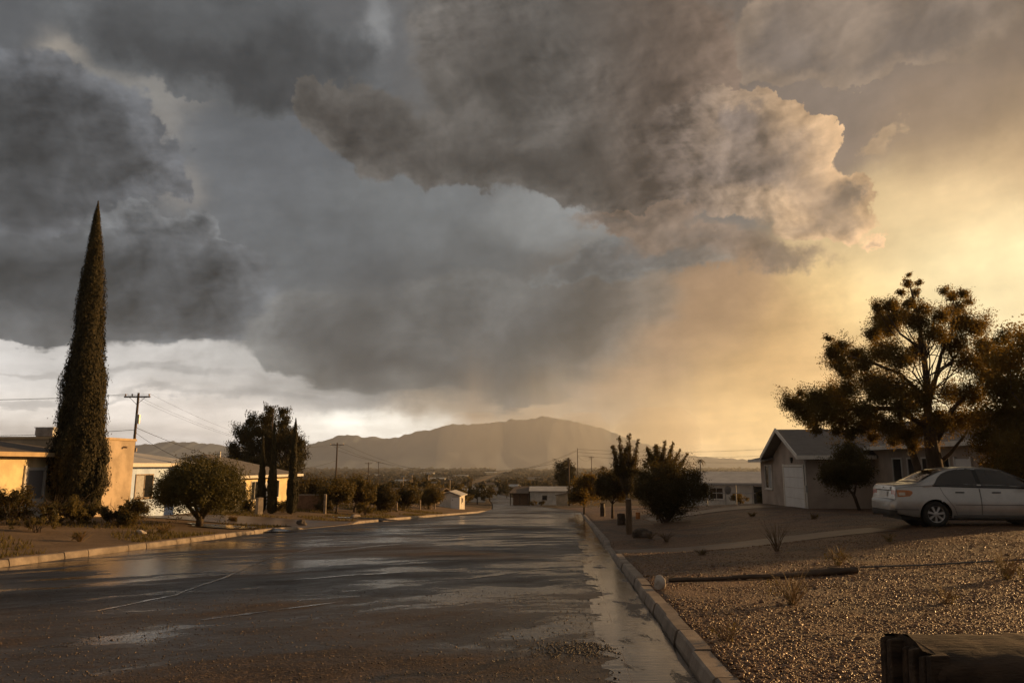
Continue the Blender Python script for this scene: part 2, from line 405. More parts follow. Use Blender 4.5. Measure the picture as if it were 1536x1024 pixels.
M = {}
def build_materials():
    M['cream'] = mat('cream_stucco', (.78, .63, .36), .9, .16, 1.1, .3, 60)
    M['tan'] = mat('tan_stucco', (.47, .37, .26), .9, .2, .9, .3, 60)
    M['white'] = mat('white_stucco', (.60, .56, .50), .85, .16, 1.2, .25, 60)
    M['cool_white'] = mat('cool_white_stucco', (.54, .68, .95), .85, .12, 1.2, .25, 60)
    M['grey_stucco'] = mat('grey_beige_stucco', (.42, .35, .30), .9, .16, .8, .35, 50)
    M['trim'] = mat('white_trim', (.7, .66, .6), .6, .06, 3, .05, 30)
    M['tan_trim'] = mat('tan_trim', (.5, .36, .2), .7, .1, 3, .1, 30)
    M['door_white'] = mat('white_door', (.74, .73, .72), .5, .04, 2, .05, 30)
    M['roof_dark'] = shingles('dark_shingles', (.085, .068, .056), (.14, .115, .095))
    M['roof_grey'] = shingles('grey_shingles', (.12, .105, .095), (.19, .17, .155))
    M['roof_pale'] = mat('pale_coated_roof', (.5, .48, .45), .5, .12, .8, .1, 8)
    M['roof_brown'] = shingles('brown_shingles', (.10, .07, .05), (.16, .115, .08))
    M['glass'] = glass('window_glass', (.022, .024, .027), .06)
    M['car_glass'] = glass('tinted_glass', (.018, .017, .016), .04)
    M['curtain'] = mat('pale_blind', (.42, .42, .42), .7, .1, 6, 0)
    M['metal'] = mat('galvanised_metal', (.45, .44, .43), .45, .15, 4, .05, 20, metal=.6)
    M['rust'] = mat('weathered_metal', (.3, .24, .19), .6, .2, 4, .1, 20, metal=.3)
    M['black'] = mat('black_metal', (.02, .02, .02), .5, .2, 4, 0)
    M['wood'] = mat('weathered_wood', (.13, .085, .05), .8, .35, 6, .6, 14, stretch=(1, 1, .15))
    M['pole_wood'] = mat('creosote_pole', (.10, .07, .05), .85, .3, 5, .5, 20, stretch=(1, 1, .1))
    M['log_wood'] = mat('dark_wet_timber', (.065, .042, .026), .6, .45, 5, .9, 9, stretch=(.2, 1, 1), bdist=.03)
    M['bark'] = mat('bark', (.09, .065, .045), .9, .35, 5, .9, 16, stretch=(1, 1, .3), bdist=.03)
    M['concrete'] = mat('worn_concrete', (.27, .225, .18), .75, .25, 3, .35, 45)
    M['wet_concrete'] = mat('wet_concrete', (.18, .15, .125), .3, .25, 2, .2, 30, spec=.5)
    M['brick'] = mat('brown_block', (.22, .13, .08), .85, .2, 5, .4, 20)
    M['stone'] = mat('pale_stone', (.48, .42, .36), .8, .12, 6, .4, 30)
    M['rock'] = mat('dark_rock', (.10, .08, .065), .8, .3, 6, .5, 30)
    M['wire'] = mat('cable', (.03, .027, .025), .6, 0, 2, 0)
    M['insul'] = mat('insulator', (.3, .2, .14), .3, .1, 8, 0)
    M['leaf_dark'] = leaf_mat('dark_leaves', (.034, .031, .012), (.072, .058, .019), (.15, .10, .02))
    M['leaf_olive'] = leaf_mat('olive_leaves', (.062, .052, .018), (.12, .092, .028), (.22, .15, .03))
    M['leaf_gold'] = leaf_mat('golden_leaves', (.032, .029, .010), (.070, .058, .017), (.34, .21, .03), .42)
    M['leaf_round'] = leaf_mat('dome_leaves', (.050, .046, .015), (.115, .096, .028), (.15, .12, .02), .28)
    M['leaf_cypress'] = leaf_mat('cypress_sprays', (.020, .019, .008), (.072, .054, .017), (.05, .036, .008), .14, .7)
    M['leaf_pine'] = leaf_mat('pine_needles', (.035, .032, .012), (.075, .058, .018), (.08, .06, .015), .2, .7)
    M['dry'] = leaf_mat('dry_stems', (.20, .13, .06), (.36, .24, .10), (.3, .2, .08), .3)
    M['grass'] = leaf_mat('weedy_grass', (.08, .065, .02), (.17, .125, .04), (.2, .15, .04), .35)
    M['scrub'] = leaf_mat('scrub', (.040, .030, .014), (.085, .058, .024), (.08, .06, .02), .15, .8)


def shingles(name, c1, c2):
    m, nt, b, p = new_mat(name)
    tc = nt.nodes.new('ShaderNodeTexCoord'); co = tc.outputs['Object']
    x, y, z = b.sep(co)
    row = b.m('FLOOR', b.m('MULTIPLY', z, 14.0)); 
    cell = b.v('FLOOR', b.xyz(b.m('MULTIPLY_ADD', row, .37, b.m('MULTIPLY', x, 4.0)), b.m('MULTIPLY_ADD', row, .41, b.m('MULTIPLY', y, 4.0)), row))
    wn = nt.nodes.new('ShaderNodeTexWhiteNoise'); b._in(wn.inputs['Vector'], cell)
    f = b.m('MULTIPLY_ADD', b.noise(co, 1.2, 4)[0], .6, b.m('MULTIPLY', wn.outputs['Value'], .5), clamp=True)
    nt.links.new(b.mix(f, c1, c2), p.inputs['Base Color']); p.inputs['Roughness'].default_value = .8
    bn = nt.nodes.new('ShaderNodeBump'); bn.inputs['Strength'].default_value = .4; bn.inputs['Distance'].default_value = .02
    nt.links.new(b.m('ADD', b.m('FRACT', b.m('MULTIPLY', z, 14.0)), b.noise(co, 60, 3)[0]), bn.inputs['Height'])
    nt.links.new(bn.outputs[0], p.inputs['Normal'])
    return m


def glass(name, c, rough):
    m, nt, b, p = new_mat(name)
    p.inputs['Base Color'].default_value = c + (1,); p.inputs['Roughness'].default_value = rough
    p.inputs['Specular IOR Level'].default_value = .6
    tc = nt.nodes.new('ShaderNodeTexCoord')
    bn = nt.nodes.new('ShaderNodeBump'); bn.inputs['Strength'].default_value = .06; bn.inputs['Distance'].default_value = .02
    nt.links.new(b.noise(tc.outputs['Object'], 2.5, 2)[0], bn.inputs['Height']); nt.links.new(bn.outputs[0], p.inputs['Normal'])
    return m


# ------------------------------------------------------------------ terrain
def tab(pts):
    xs, ys = zip(*pts)
    return lambda v: np.interp(v, xs, ys)

z_road = tab([(-40, 1.8), (0, 0), (70, -3.15), (130, -5.6), (250, -9), (500, -14), (1000, -19), (2500, -25), (5000, -29), (20000, -40)])
z_left = tab([(-40, 1.5), (0, .15), (20, -.35), (31, -.8), (42, -1.45), (65, -2.0), (90, -3.2), (130, -5.4), (250, -9), (500, -14), (1000, -19), (2500, -25), (5000, -29), (20000, -40)])
z_right = tab([(-40, .9), (0, .15), (18, -.08), (34, -.6), (42, -.8), (60, -2.0), (80, -3.2), (130, -5.5), (250, -9), (500, -14), (1000, -19), (2500, -25), (5000, -29), (20000, -40)])
x_left = tab([(-40, -12.6), (0, -11.6), (15, -10.6), (30, -10.3), (50, -7.3), (71, -3.2), (90, -2.4), (130, -3.4), (200, -6.5), (300, -14), (600, -40), (20000, -40)])
x_right = tab([(-40, -2.2), (0, 1.0), (75, 7.0), (84, 7.0), (95, 5.5), (130, 3.2), (200, .6), (300, -6), (600, -33), (20000, -33)])
KH = .15


def sstep(a, b, x):
    t = np.clip((x - a) / (b - a), 0, 1); return t * t * (3 - 2 * t)


def kerb_l(Y): return KH * (1 - sstep(33, 34.2, Y) * (1 - sstep(40, 41, Y))) * (1 - sstep(74, 82, Y))
def kerb_r(Y): return KH * (1 - sstep(17.2, 18, Y) * (1 - sstep(21.4, 22.2, Y))) * (1 - sstep(66, 74, Y))
def crown(X, Y):
    l, r = x_left(Y), x_right(Y); t = np.clip((X - l) / (r - l), 0, 1)
    return .10 * (4 * t * (1 - t)) * (Y < 120)


def ground(X, Y):
    X = np.asarray(X, float); Y = np.asarray(Y, float)
    zr = z_road(Y); l, r = x_left(Y), x_right(Y)
    dl = l - X; dr = X - r
    zl = zr + kerb_l(Y) + (z_left(Y) - zr - kerb_l(Y)) * sstep(.2, 8, dl)
    zg = zr + kerb_r(Y) + (z_right(Y) - zr - kerb_r(Y)) * sstep(.2, 9, dr)
    lump = .018 * np.sin(X * .9 + 1.3 * np.sin(Y * .5)) * np.sin(Y * .7 + X * .3)
    z = np.where(dl > 0, zl + lump * sstep(.3, 2, dl), np.where(dr > 0, zg + lump * sstep(.3, 2, dr), zr + crown(X, Y)))
    return z


def gz(x, y): return float(ground(x, y))


def hit(px, py, y0=3.0, y1=400.0):
    """Where the sight line through photo pixel (px, py) meets the ground."""
    a, b, c = ray(px, py); prev = y0
    for Y in np.concatenate([np.arange(y0, 40, .25), np.arange(40, y1, 1.0)]):
        if CAMZ + c / b * Y <= gz(a / b * Y, Y):
            lo, hi = prev, Y
            for _ in range(30):
                m = (lo + hi) / 2
                if CAMZ + c / b * m <= gz(a / b * m, m): hi = m
                else: lo = m
            return Vector((a / b * hi, hi, gz(a / b * hi, hi)))
        prev = Y
    return W(px, py, y1)


def stand(px, Y):
    """A ground point at distance Y in the column of photo pixel px."""
    a, b, c = ray(px, 740); X = a / b * Y
    return Vector((X, Y, gz(X, Y)))


def build_terrain():
    # --- one ground sheet out to the mountains, its columns follow the kerbs
    Ys = list(np.arange(-24, 24, .6)) + list(np.arange(24, 90, 1.5))
    y = 90.0
    while y < 16000: Ys.append(y); y *= 1.06
    base = np.array([0, .15, .4, .8, 1.3, 1.9] + list(np.arange(2.5, 16, .75)) + [17, 19, 21.5, 25, 30, 38, 50, 70])
    rows = []
    for Yv in Ys:
        sc = 1 + max(0, Yv - 24) / 45
        l, r = float(x_left(Yv)), float(x_right(Yv))
        XL = l - base * sc - .14; XR = r + base * sc + .14
        XL = np.concatenate([[XL[-1] - 200 - Yv], XL[::-1]]); XR = np.concatenate([XR, [XR[-1] + 200 + Yv]])
        zL = ground(XL, np.full_like(XL, Yv)); zR = ground(XR, np.full_like(XR, Yv))
        zz = float(z_road(Yv)) - (.12 if Yv < 200 else .3)
        zL[-1] -= .03; zR[0] -= .03
        rows.append([(x, Yv, z) for x, z in zip(XL, zL)] + [(l + .02, Yv, zz), (r - .02, Yv, zz)] + [(x, Yv, z) for x, z in zip(XR, zR)])
    nc = len(rows[0]); nl = len(base) + 1
    V = np.array(rows).reshape(-1, 3)
    F = []; mi = []
    for i in range(len(rows) - 1):
        far = Ys[i] > 95
        for j in range(nc - 1):
            a = i * nc + j; F.append((a, a + 1, a + nc + 1, a + nc))
            mi.append(2 if far else (0 if j < nl else 1))
    me = np_mesh('ground', V, F, True)
    o = link('ground', me, [ground_mat('dirt', (.105, .070, .042), (.20, .138, .085), .9, 5.0), gravel_mat(), ground_mat('plain', (.050, .036, .022), (.11, .076, .046), .95, .03)])
    me.polygons.foreach_set('material_index', mi); tag(o, kind='structure')
    # --- road sheet
    rows = []
    for Yv in [q for q in Ys if q < 620]:
        l, r = float(x_left(Yv)) + .012, float(x_right(Yv)) - .012
        rows.append([(x, Yv, float(z_road(Yv)) + float(crown(x, Yv))) for x in np.linspace(l, r, 25)])
    o = MB().grid(rows).build('road', road_mat(), smooth=True); tag(o, kind='structure')
    # --- kerbs: concrete lengths with open joints
    for side, xf, hf, y0, y1, nm, w in ((-1, x_left, kerb_l, -24, 80, 'kerb', .17), (1, x_right, kerb_r, -24, 72, 'kerb', .17)):
        mb = MB(); Yv = y0
        while Yv < y1:
            L = .92 if Yv < 30 else 3.0
            rr = []; dx = random.uniform(-.012, .012); dz = random.uniform(-.009, .009)
            for q in np.linspace(Yv + .010, Yv + L - .010, 4):
                x = float(xf(q)) + dx; z = float(z_road(q)); h = max(float(hf(q)), .012) + dz
                o_ = side
                rr.append([(x - o_ * .015, q, z - .08), (x - o_ * .012, q, z + h * .3), (x + o_ * .015, q, z + h - .018), (x + o_ * .035, q, z + h),
                           (x + o_ * w, q, z + h), (x + o_ * (w + .005), q, z - .08)])
            if side < 0: rr = [r_[::-1] for r_ in rr]
            n0 = len(mb.v); mb.grid(rr)
            mb.f.append(tuple(n0 + k for k in range(6))); mb.f.append(tuple(n0 + 18 + k for k in reversed(range(6))))
            Yv += L
        o = mb.build('kerb', M['kerb']); tag(o, kind='structure')
    # --- concrete gutter pan along the right kerb and the driveway that crosses to the parked car
    rows = []
    for q in np.arange(-10, 70, .5):
        r = float(x_right(q)); rows.append([(r - .55, q, gutter_z(r - .55, q)), (r - .3, q, gutter_z(r - .3, q)), (r - .02, q, gutter_z(r - .02, q))])
    tag(MB().grid(rows).build('gutter', M['gutter']), kind='structure')
    rows = []
    for q in np.linspace(18.5, 20.2, 8):
        row = []
        for t in np.linspace(0, 1, 14):
            x = float(x_right(q)) + .2 + t * 6.6; row.append((x, q - .9 * t * (0 if t < .2 else 1), gz(x, q - .9 * t) + .018))
        rows.append(row)
    tag(MB().grid(rows).build('driveway', M['drive'], smooth=True), kind='structure')
    rows = []
    for q in np.linspace(33.2, 40.6, 10):
        rows.append([(x, q, gz(x, q) + .03) for x in np.linspace(float(x_left(q)) - 7.5, float(x_left(q)) - .2, 8)])
    tag(MB().grid(rows).build('driveway', M['drive_left'], smooth=True), kind='structure')
    rows = []
    for q in np.linspace(35.0, 38.2, 8):
        rows.append([(x, q, gz(x, q) + .018) for x in np.linspace(6.6 + .08 * (q - 34), 13.4 + .08 * (q - 34), 12)])
    tag(MB().grid(rows).build('driveway', M['drive'], smooth=True), kind='structure')


def gutter_z(x, q): return float(z_road(q)) + float(crown(x, q)) + .006


def ground_mat(name, c1, c2, rough, scale):
    m, nt, b, p = new_mat(name)
    g = nt.nodes.new('ShaderNodeNewGeometry'); co = g.outputs['Position']
    f1 = b.noise(co, scale, 7, .62)[0]; f2 = b.noise(co, scale * .12, 4, .5)[0]
    f = b.m('MULTIPLY_ADD', b.mr(f2, .35, .65), .5, b.m('MULTIPLY', b.mr(f1, .3, .7), .5))
    nt.links.new(b.mix(f, c1, c2), p.inputs['Base Color']); p.inputs['Roughness'].default_value = rough
    p.inputs['Specular IOR Level'].default_value = .25
    bn = nt.nodes.new('ShaderNodeBump'); bn.inputs['Strength'].default_value = .8; bn.inputs['Distance'].default_value = .04 if scale > 1 else 2.0
    nt.links.new(b.noise(co, scale * 3, 6, .65)[0], bn.inputs['Height']); nt.links.new(bn.outputs[0], p.inputs['Normal'])
    return m


def gravel_mat():
    m, nt, b, p = new_mat('gravel_bed')
    g = nt.nodes.new('ShaderNodeNewGeometry'); co = g.outputs['Position']
    v1 = b.voro(co, 52); v2 = b.voro(co, 22)
    big = b.noise(co, .35, 5, .55)[0]
    wn = nt.nodes.new('ShaderNodeTexWhiteNoise'); nt.links.new(v1['Color'], wn.inputs['Vector'])
    col = b.ramp(wn.outputs['Value'], [(0, (.085, .041, .018)), (.5, (.175, .088, .039)), (.85, (.25, .132, .062)), (1, (.34, .21, .115))])
    col = b.mix(b.mr(b.noise(co, .9, 7, .62)[0], .46, .60), col, b.mix(.62, col, (.045, .027, .016)))  # dark patches: bare soil, and tree shade put into the bed colour
    col = b.mix(b.m('MULTIPLY', b.mr(big, .5, .62), .5), col, (.10, .062, .036))
    nt.links.new(col, p.inputs['Base Color']); p.inputs['Roughness'].default_value = .55
    p.inputs['Specular IOR Level'].default_value = .4
    h = b.m('ADD', b.m('MULTIPLY', v1['Distance'], -1.0), b.m('MULTIPLY_ADD', v2['Distance'], -1.2, b.noise(co, 5, 5, .6)[0]))
    bn = nt.nodes.new('ShaderNodeBump'); bn.inputs['Strength'].default_value = .9; bn.inputs['Distance'].default_value = .05
    nt.links.new(h, bn.inputs['Height']); nt.links.new(bn.outputs[0], p.inputs['Normal'])
    return m


def road_mat():
    m, nt, b, p = new_mat('wet_asphalt')
    g = nt.nodes.new('ShaderNodeNewGeometry'); co = g.outputs['Position']
    # streaks run diagonally over the road, water lies in the low ones
    d1 = b.v('DOT_PRODUCT', co, (.80, .60, 0)); d2 = b.v('DOT_PRODUCT', co, (-.60, .80, 0))
    wv = b.noise(co, .45, 6, .6)[1]; wo = b.v('SUBTRACT', wv, (.5, .5, .5))
    st = b.v('MULTIPLY_ADD', wo, (.5, 1.6, 0), b.xyz(b.m('MULTIPLY', d1, .14), d2, 0.0))
    s1 = b.noise(st, .95, 9, .62)[0]
    s2 = b.noise(co, .17, 4, .5)[0]
    s3 = b.noise(b.v('MULTIPLY', co, (.35, 1.5, 1)), .9, 8, .6)[0]
    y = b.sep(co)[1]
    dry = b.mr(y, 4.0, 11.0, .045, -.01)                          # the near asphalt has drained
    far = b.mr(y, 18.0, 45.0, 0.0, .02)
    base = b.m('ADD', b.m('MULTIPLY_ADD', s2, .50, b.m('MULTIPLY', s1, .52)), b.m('MULTIPLY_ADD', s3, .22, far))
    wet = b.m('SUBTRACT', base, dry)
    pud = b.mr(wet, .632, .662)
    damp = b.mr(wet, .50, .65)
    # aggregate
    ag = b.voro(co, 38); ag2 = b.voro(co, 90); agn = b.noise(co, 60, 4, .65)[0]
    wn = nt.nodes.new('ShaderNodeTexWhiteNoise'); nt.links.new(ag['Color'], wn.inputs['Vector'])
    big = b.noise(co, .7, 8, .65)[0]; mid = b.noise(co, 9, 6, .65)[0]
    dc = b.mix(b.mr(big, .32, .68), (.029, .020, .0135), (.076, .050, .032))
    dc = b.mix(b.m('MULTIPLY', b.mr(wn.outputs['Value'], .70, .95), .65), dc, (.15, .10, .062))
    dc = b.v('SCALE', dc, scale=b.mr(mid, .32, .68, .6, 1.35, False))
    wc = b.mix(b.mr(big, .35, .65), (.020, .017, .015), (.040, .032, .026))
    wc = b.v('SCALE', wc, scale=b.mr(mid, .32, .68, .7, 1.3, False))
    # tar-filled cracks
    cr = b.voro(b.v('MULTIPLY_ADD', wo, (2.2, 2.2, 0), b.v('MULTIPLY', co, (1, .5, 1))), .20, 'DISTANCE_TO_EDGE')['Distance']
    crm = b.m('MULTIPLY', b.mr(cr, .0035, .012, 1.0, 0.0), b.mr(s2, .36, .46))
    col = b.mix(damp, dc, wc); col = b.mix(b.m('MULTIPLY', crm, .85), col, (.010, .009, .008))
    nt.links.new(col, p.inputs['Base Color'])
    ro = b.m('MULTIPLY_ADD', damp, -.24, .64); ro = b.m('MULTIPLY_ADD', pud, -.27, ro)
    ro = b.m('MULTIPLY_ADD', b.m('SUBTRACT', mid, .5), .35, b.m('ADD', ro, b.mr(y, 30.0, 85.0, 0.0, .16)))
    nt.links.new(b.m('MAXIMUM', ro, .05), p.inputs['Roughness'])
    nt.links.new(b.m('MULTIPLY_ADD', damp, .25, .25), p.inputs['Specular IOR Level'])
    h = b.m('MULTIPLY_ADD', ag['Distance'], -1.0, b.m('MULTIPLY_ADD', ag2['Distance'], -.4, agn))
    hs = b.m('MULTIPLY_ADD', damp, -.55, 1.0); hs = b.m('MULTIPLY', hs, b.m('SUBTRACT', 1.0, b.m('MULTIPLY', pud, .85)))
    h = b.m('MULTIPLY', h, hs)
    h = b.m('MULTIPLY_ADD', b.m('MULTIPLY', mid, b.m('SUBTRACT', 1.0, b.m('MULTIPLY', pud, .7))), 2.2, h)
    h = b.m('MULTIPLY_ADD', b.noise(co, 2.2, 3, .5)[0], 1.5, h)
    bn = nt.nodes.new('ShaderNodeBump'); bn.inputs['Distance'].default_value = .012; bn.inputs['Strength'].default_value = .9
    nt.links.new(h, bn.inputs['Height']); nt.links.new(bn.outputs[0], p.inputs['Normal'])
    return m


def water_mat():
    m, nt, b, p = new_mat('shallow_water')
    g = nt.nodes.new('ShaderNodeNewGeometry'); co = g.outputs['Position']
    silt = b.noise(b.v('MULTIPLY', co, (1.6, .55, 1)), 1.5, 8, .62)[0]; fine = b.noise(co, 30, 5, .65)[0]
    k = b.mr(b.m('MULTIPLY_ADD', fine, .16, silt), .66, .73)
    nt.links.new(b.mix(k, (.030, .022, .016), b.mix(fine, (.022, .014, .008), (.075, .05, .032))), p.inputs['Base Color'])
    nt.links.new(b.m('MULTIPLY_ADD', k, .38, b.mr(silt, .3, .6, .05, .14)), p.inputs['Roughness'])
    p.inputs['Specular IOR Level'].default_value = .55
    q = b.v('MULTIPLY', co, (2.0, 9.0, 1))
    h = b.m('MULTIPLY_ADD', b.m('MULTIPLY', k, fine), 3.0, b.noise(q, 1.6, 5, .6)[0])
    bn = nt.nodes.new('ShaderNodeBump'); bn.inputs['Distance'].default_value = .006; bn.inputs['Strength'].default_value = .45
    nt.links.new(h, bn.inputs['Height']); nt.links.new(bn.outputs[0], p.inputs['Normal'])
    return m


# ------------------------------------------------------------------ buildings
def wbox(mb, O, A, N, a0, a1, z0, z1, n0, n1):
    P = lambda a, n, z: (O[0] + A[0] * a + N[0] * n, O[1] + A[1] * a + N[1] * n, O[2] + z)
    return mb.hexa([P(a0, n0, z0), P(a1, n0, z0), P(a1, n1, z0), P(a0, n1, z0), P(a0, n0, z1), P(a1, n0, z1), P(a1, n1, z1), P(a0, n1, z1)])


def window(parent, O, A, N, a0, a1, z0, z1, fm='trim', split=1, gm='glass', sill=True, blind=False):
    f = MB(); t = .06
    wbox(f, O, A, N, a0 - t, a1 + t, z1, z1 + t, .004, .05); wbox(f, O, A, N, a0 - t, a1 + t, z0 - t, z0, .004, .05)
    wbox(f, O, A, N, a0 - t, a0, z0, z1, .004, .05); wbox(f, O, A, N, a1, a1 + t, z0, z1, .004, .05)
    for k in range(1, split + 1):
        c = a0 + (a1 - a0) * k / (split + 1); wbox(f, O, A, N, c - .02, c + .02, z0, z1, .012, .045)
    w = f.build('window', M[fm], parent)
    g = MB(); wbox(g, O, A, N, a0 + .001, a1 - .001, z0 + .001, z1 - .001, .006, .015); g.build('pane', M[gm], w)
    if blind:
        g = MB(); wbox(g, O, A, N, a0 + .01, a0 + (a1 - a0) * .48, z0 + .02, z1 - .02, .0155, .018); g.build('blind', M['curtain'], w)
    if sill:
        g = MB(); wbox(g, O, A, N, a0 - .1, a1 + .1, z0 - t - .05, z0 - t - .002, .003, .10); g.build('sill', M[fm], w)
    return w


def door(parent, O, A, N, a0, a1, z0, z1, m='door_white', glass_top=False):
    f = MB(); wbox(f, O, A, N, a0, a1, z0, z1, .005, .05)
    wbox(f, O, A, N, a0 - .08, a0 - .002, z0, z1 + .08, .004, .07); wbox(f, O, A, N, a1 + .002, a1 + .08, z0, z1 + .08, .004, .07)
    d = f.build('door', M[m], parent)
    h = MB(); wbox(h, O, A, N, a1 - .12, a1 - .07, z0 + .95, z0 + 1.05, .052, .11); h.build('handle', M['black'], d)
    if glass_top:
        g = MB(); wbox(g, O, A, N, a0 + .12, a1 - .12, z0 + .95, z1 - .12, .051, .058); g.build('pane', M['pale_glass'], d)
    return d


def slab_roof(mb, pts, t=.12):
    """A roof plane of some thickness through a polygon."""
    up = [(x, y, z + t) for x, y, z in pts]; n = len(pts); b0 = len(mb.v)
    mb.v += [tuple(p) for p in pts] + up
    mb.f.append(tuple(b0 + k for k in reversed(range(n)))); mb.f.append(tuple(b0 + n + k for k in range(n)))
    for k in range(n):
        j = (k + 1) % n; mb.f.append((b0 + k, b0 + j, b0 + n + j, b0 + n + k))


def hip_roof(mb, x0, x1, y0, y1, ze, rise, hip0=True, hip1=True, t=.10):
    """Ridge along y at the middle of x; hipped or gabled at either end."""
    xm = (x0 + x1) / 2; h = (x1 - x0) / 2
    ya = y0 + (h if hip0 else 0); yb = y1 - (h if hip1 else 0)
    slab_roof(mb, [(x1, y0, ze), (x1, y1, ze), (xm, yb, ze + rise), (xm, ya, ze + rise)], t)
    slab_roof(mb, [(x0, y1, ze), (x0, y0, ze), (xm, ya, ze + rise), (xm, yb, ze + rise)], t)
    if hip0: slab_roof(mb, [(x0, y0, ze), (x1, y0, ze), (xm, ya, ze + rise)], t)
    if hip1: slab_roof(mb, [(x1, y1, ze), (x0, y1, ze), (xm, yb, ze + rise)], t)


STREET = R(-4.6)


def build_left_houses():
    A, N = (0, 1), (1, 0)
    # --- low cream house with the dark hip roof
    h = thing('ranch_house', 'low cream stucco house with a dark shingle roof at the far left edge', 'house', (-20.3, 31, -.8), STREET)
    w = MB(); w.box(-8.5, 0, -14, 2.9, -.6, 2.55); w.build('wall', M['cream'], h)
    r = MB(); hip_roof(r, -9.1, .55, -14.6, 3.4, 2.58, .95); ro = r.build('roof', M['roof_dark'], h)
    f = MB(); f.box(.552, .585, -14.6, 3.43, 2.54, 2.72); f.box(-9.1, .55, 3.402, 3.43, 2.54, 2.72); f.build('fascia', M['tan_trim'], ro)
    O = (0, 0, 0)
    window(h, O, A, N, -3.9, -2.55, 1.0, 2.15, 'tan_trim', 1)
    door(h, O, A, N, -.75, .35, -.15, 2.1, 'trim', True)
    window(h, O, A, N, -8.6, -7.0, 1.0, 2.15, 'tan_trim', 1)
    # --- taller flat-roofed tan house
    h = thing('flat_roof_house', 'tan flat-roofed stucco house just behind the tallest cypress', 'house', (-20.05, 34.35, -1.0), STREET)
    w = MB(); w.box(-9, 0, 0, 3.35, -.7, 3.62); w.build('wall', M['tan'], h)
    r = MB(); r.box(-9.06, .06, -.06, 3.41, 3.622, 3.74); r.box(-8.7, -.3, .3, 3.05, 3.742, 3.76); r.build('roof', M['tan_trim'], h)
    v = MB(); v.tube([(-.5, .8, 3.76), (-.5, .8, 4.25), (-.42, .8, 4.33)], .05, 8); v.build('vent_pipe', M['rust'], h)
    l = MB(); l.tube([(.02, 1.1, 2.72), (.14, 1.1, 2.74)], .03, 6); l.tube([(.14, 1.1, 2.80), (.14, 1.1, 2.62), (.11, 1.1, 2.50)], [.05, .06, .04], 8); l.build('wall_lamp', M['black'], h)
    sp = MB(); sp.tube([(.02, 2.4, 3.3), (.22, 2.4, 3.28)], .05, 8); sp.build('roof_scupper', M['rust'], h)
    c = MB(); c.box(-.46, .46, -.42, .42, .06, .44)
    c.box(-.49, .49, -.46, .46, .442, .48)
    c0 = W(63, 650, 35.0)
    th = thing('evaporative_cooler', 'boxy metal cooler on the flat roof of the tan house', 'rooftop cooler', (c0.x, 35.6, 2.75), STREET)
    cb = c.build('cabinet', M['metal'], th)
    s = MB(); [s.box(-.4, .4, -.452, -.425, .10 + k * .055, .125 + k * .055) for k in range(6)]; s.build('louvre_panel', M['rust'], th)
    s = MB(); s.box(-.42, .42, -.38, .38, .01, .059); s.build('stand', M['rust'], th)
    # --- white house with the pale roof
    h = thing('white_house', 'white stucco house with a pale low roof left of the dome-shaped tree', 'house', (-20.5, 38.1, -1.3), STREET)
    w = MB(); w.box(-8, 0, 0, 8.2, -.6, 2.62); w.build('wall', M['cool_white'], h)
    r = MB(); hip_roof(r, -8.5, .5, -.05, 8.8, 2.64, .95, False, True); ro = r.build('roof', M['roof_pale'], h)
    f = MB(); f.box(.502, .54, -.05, 8.83, 2.6, 2.8); f.build('fascia', M['trim'], ro)
    window(h, O, A, N, 1.2, 2.75, .95, 2.15, 'rust', 1, blind=True); window(h, O, A, N, 5.6, 6.9, .95, 2.15, 'rust', 1)
    p = MB(); p.box(-4.4, -4.0, 1.0, 1.4, 3.45, 4.0); p.build('chimney', M['white'], h)
    # --- cream house behind the cypress trio
    h = thing('cream_house', 'cream house with a grey hip roof behind the three slim cypresses', 'house', (-17.9, 50.5, -1.75), STREET)
    w = MB(); w.box(-9, 0, -3.5, 6.2, -.7, 2.3); w.build('wall', M['cream'], h)
    r = MB(); hip_roof(r, -9.6, .6, -4.1, 7.4, 2.32, 1.5); ro = r.build('roof', M['roof_grey'], h)
    f = MB(); f.box(.602, .64, -4.1, 7.43, 2.28, 2.46); f.build('fascia', M['trim'], ro)
    for a in (-2.6, -.6, 3.0): window(h, O, A, N, a, a + 1.1, .8, 2.0, 'trim', 1)
    door(h, O, A, N, 1.2, 2.1, -.1, 2.0, 'door_white')
    v = MB(); v.tube([(-3.2, 1.0, 3.3), (-3.2, 1.0, 4.1)], .09, 8); v.build('vent_pipe', M['trim'], h)
    # --- brown garden wall
    g = stand(466, 51); h = thing('garden_wall', 'low brown block wall beside the right-hand slim cypress', 'wall', (g.x, g.y, g.z), R(4))
    w = MB(); w.box(-1.0, .9, -.1, .1, -.3, .98); w.build('blockwork', M['brick'], h)
    w = MB(); w.box(-1.03, .93, -.13, .13, .982, 1.06); w.build('coping', M['concrete'], h)
    w = MB(); w.box(.932, 1.2, -.16, .16, -.3, 1.15); w.build('end_post', M['concrete'], h)
    # --- little white outbuilding down the road
    g = hit(684, 763); g = Vector((g.x, g.y, g.z))
    h = thing('outbuilding', 'small white gabled outbuilding at the far end of the left kerb', 'outbuilding', g, STREET)
    w = MB(); w.box(-1.7, .3, 0, 4.0, -.5, 1.28)
    w.poly([(-1.7, 0, 1.28), (.3, 0, 1.28), (-.7, 0, 1.62)]); w.build('wall', M['white'], h)
    r = MB(); hip_roof(r, -1.95, .55, -.2, 4.2, 1.25, .45, False, False, .08); r.build('roof', M['roof_pale'], h)
    door(h, (0, 0, 0), (-1, 0), (0, -1), -.3, .45, -.1, 1.12, 'door_white')
    window(h, (.3, 0, 0), A, N, 1.6, 2.4, .55, 1.0, 'trim', 1)


